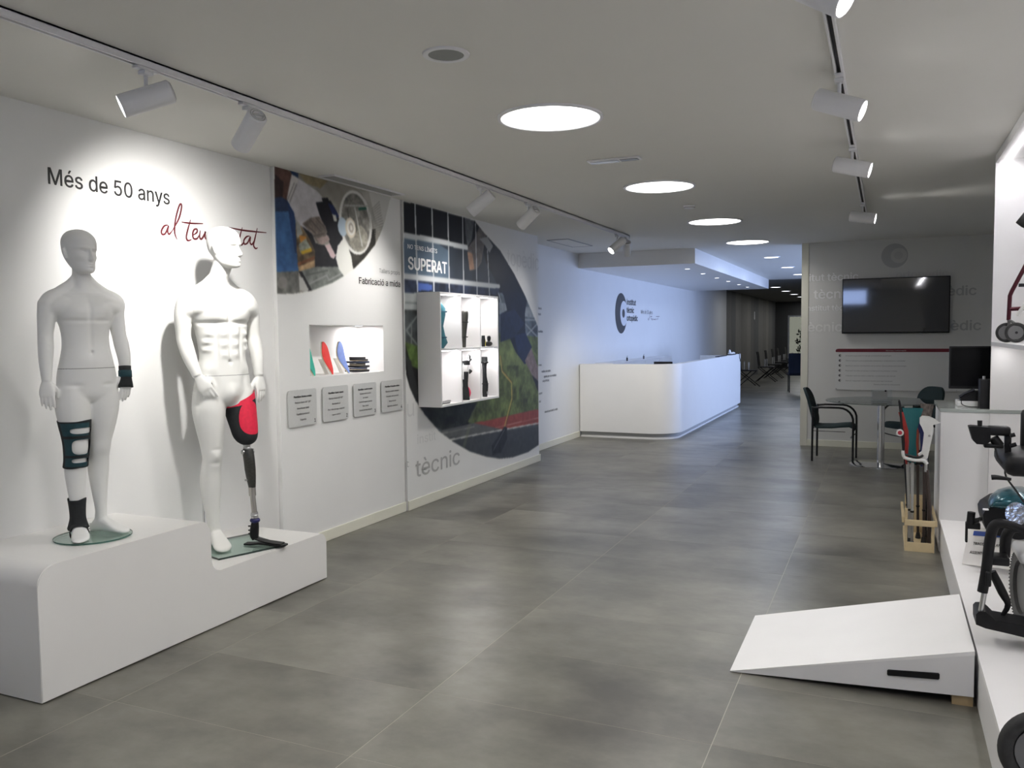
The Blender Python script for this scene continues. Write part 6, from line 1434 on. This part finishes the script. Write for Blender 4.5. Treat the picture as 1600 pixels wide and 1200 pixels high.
# ------------------------------------------------------------------ far dark room: chairs along the wall
FARB = mat('far_black_plastic', (.02, .02, .022), .45, noise=.1)
def far_chair():
    t = thing('waiting_chair', 'black chair with crossed legs, nearest in the dark far row', 'chair', (0, 0, 0), 0, 'black chairs in the dark far room')
    bm = bmesh.new(); rings = [[bm.verts.new((x_+.015*b_, .21*a_, z_)) for a_, b_ in ((-1, 1), (0, -1), (1, 1), (1, 2.2), (0, .2), (-1, 2.2))] for z_, x_ in ((.46, -.22), (.6, -.24), (.8, -.26), (.90, -.28))]; skin_rings(bm, rings); obj('backrest', bm, FARB, t, True)
    obj('seat', B(-.22, .24, -.22, .22, .425, .46, bev=.01), FARB, t, True)
    for s in (-1, 1):
        bm = bmesh.new(); tube(bm, [(-.26, s*.22, .012), (.2, s*.22, .42)], .012, 8); tube(bm, [(.30, s*.22, .012), (-.2, s*.22, .42)], .012, 8); obj('leg_frame', bm, BLKMET, t, True)
    bm = bmesh.new()
    for s in (-1, 1):
        for x_ in (-.26, .30): cyl(bm, (x_, s*.22, 0), (x_, s*.22, .024), .02, n=10)
    obj('foot_cap', bm, FARB, t, True)
    bm = bmesh.new(); tube(bm, [(0, -.24, .46), (0, -.24, .60), (0, -.24, .68)], [.018, .030, .03], 10); obj('armrest_post', bm, mat('glint_chrome', (.9, .9, .9), .25, metal=.6, noise=.02), t, True, label='bright metal arm post added for a white glint')  # bright posts added to give the white glints among the chairs
    bm = bmesh.new(); tube(bm, [(0, .24, .46), (0, .24, .68)], [.016, .02], 10); obj('armrest_post', bm, MATS['glint_chrome'], t, True)
    return t
fc = far_chair(); fc.location = (-3.33, 26.6, 0)
FL = ['second', 'third', 'fourth', 'fifth', 'sixth']
for k, (x_, y_) in enumerate(((-3.35, 28.6), (-3.38, 30.6), (-3.4, 32.4), (-3.3, 34.0))):
    c = copy_tree(fc); c.location = (x_, y_, 0); c['label'] = 'black chair with crossed legs, %s in the dark far row' % FL[k]
c = copy_tree(fc); c.location = (-3.55, 24.2, 0); c.rotation_euler.z = .4; c['label'] = 'black chair with crossed legs just past the counter end'
t = thing('upholstered_chair', 'dark navy upholstered chair half hidden by the television wall edge', 'chair', (-2.02, 22.2, 0), math.radians(100), 'navy chairs in the far room')
NV = mat('navy_fabric', (.02, .028, .05), .85, noise=.1, bump=.2)
obj('backrest', B(-.27, -.20, -.23, .23, .46, .98, bev=.03), NV, t, True); obj('seat', B(-.22, .24, -.23, .23, .42, .49, bev=.025), NV, t, True)
for sx in (-.21, .2):
    for sy in (-.2, .2):
        bm = bmesh.new(); tube(bm, [(sx, sy, 0), (sx, sy, .42)], .012, 8); obj('leg', bm, BLKMET, t, True)
t = thing('wall_switch', 'tiny lit wall plate on the dark far wall', 'switch', (XR+.001, 29.96, 1.95)); obj('plate', B(XR+.0005, XR+.012, 29.88, 30.04, 1.93, 2.2, bev=.003), WHITEINK, t)
t = thing('potted_shrub', 'dark leafy shrub outside the far glass door', 'plant', (-2.9, 37.4, 0))
bm = bmesh.new(); lathe(bm, [(.2, 0), (.28, .02), (.32, .5), (.28, .5), (.26, .45)], n=24); obj('pot', bm, mat('grey_pot', (.12, .12, .12), .7, noise=.1), t, True)
bm = bmesh.new()
for k in range(260):
    a_ = rng.rand()*6.28; r_ = .55*rng.rand()**.5; z_ = .55+1.0*rng.rand(); p_ = Vector((r_*math.cos(a_), r_*math.sin(a_), z_)); d_ = Vector((rng.randn(), rng.randn(), rng.randn())).normalized()*.11; e_ = d_.cross(Vector((rng.randn(), rng.randn(), rng.randn()))).normalized()*.04
    bm.faces.new([bm.verts.new(p_-d_), bm.verts.new(p_+e_), bm.verts.new(p_+d_), bm.verts.new(p_-e_)])
o = obj('foliage', bm, mat('dark_leaf', (.02, .05, .025), .6, noise=.3), t, True); o['kind'] = 'stuff'
struct('floor', B(-8, 4, 36.16, 44, -.12, -.001), mat('outside_paving', (.35, .35, .34), .8, noise=.05))
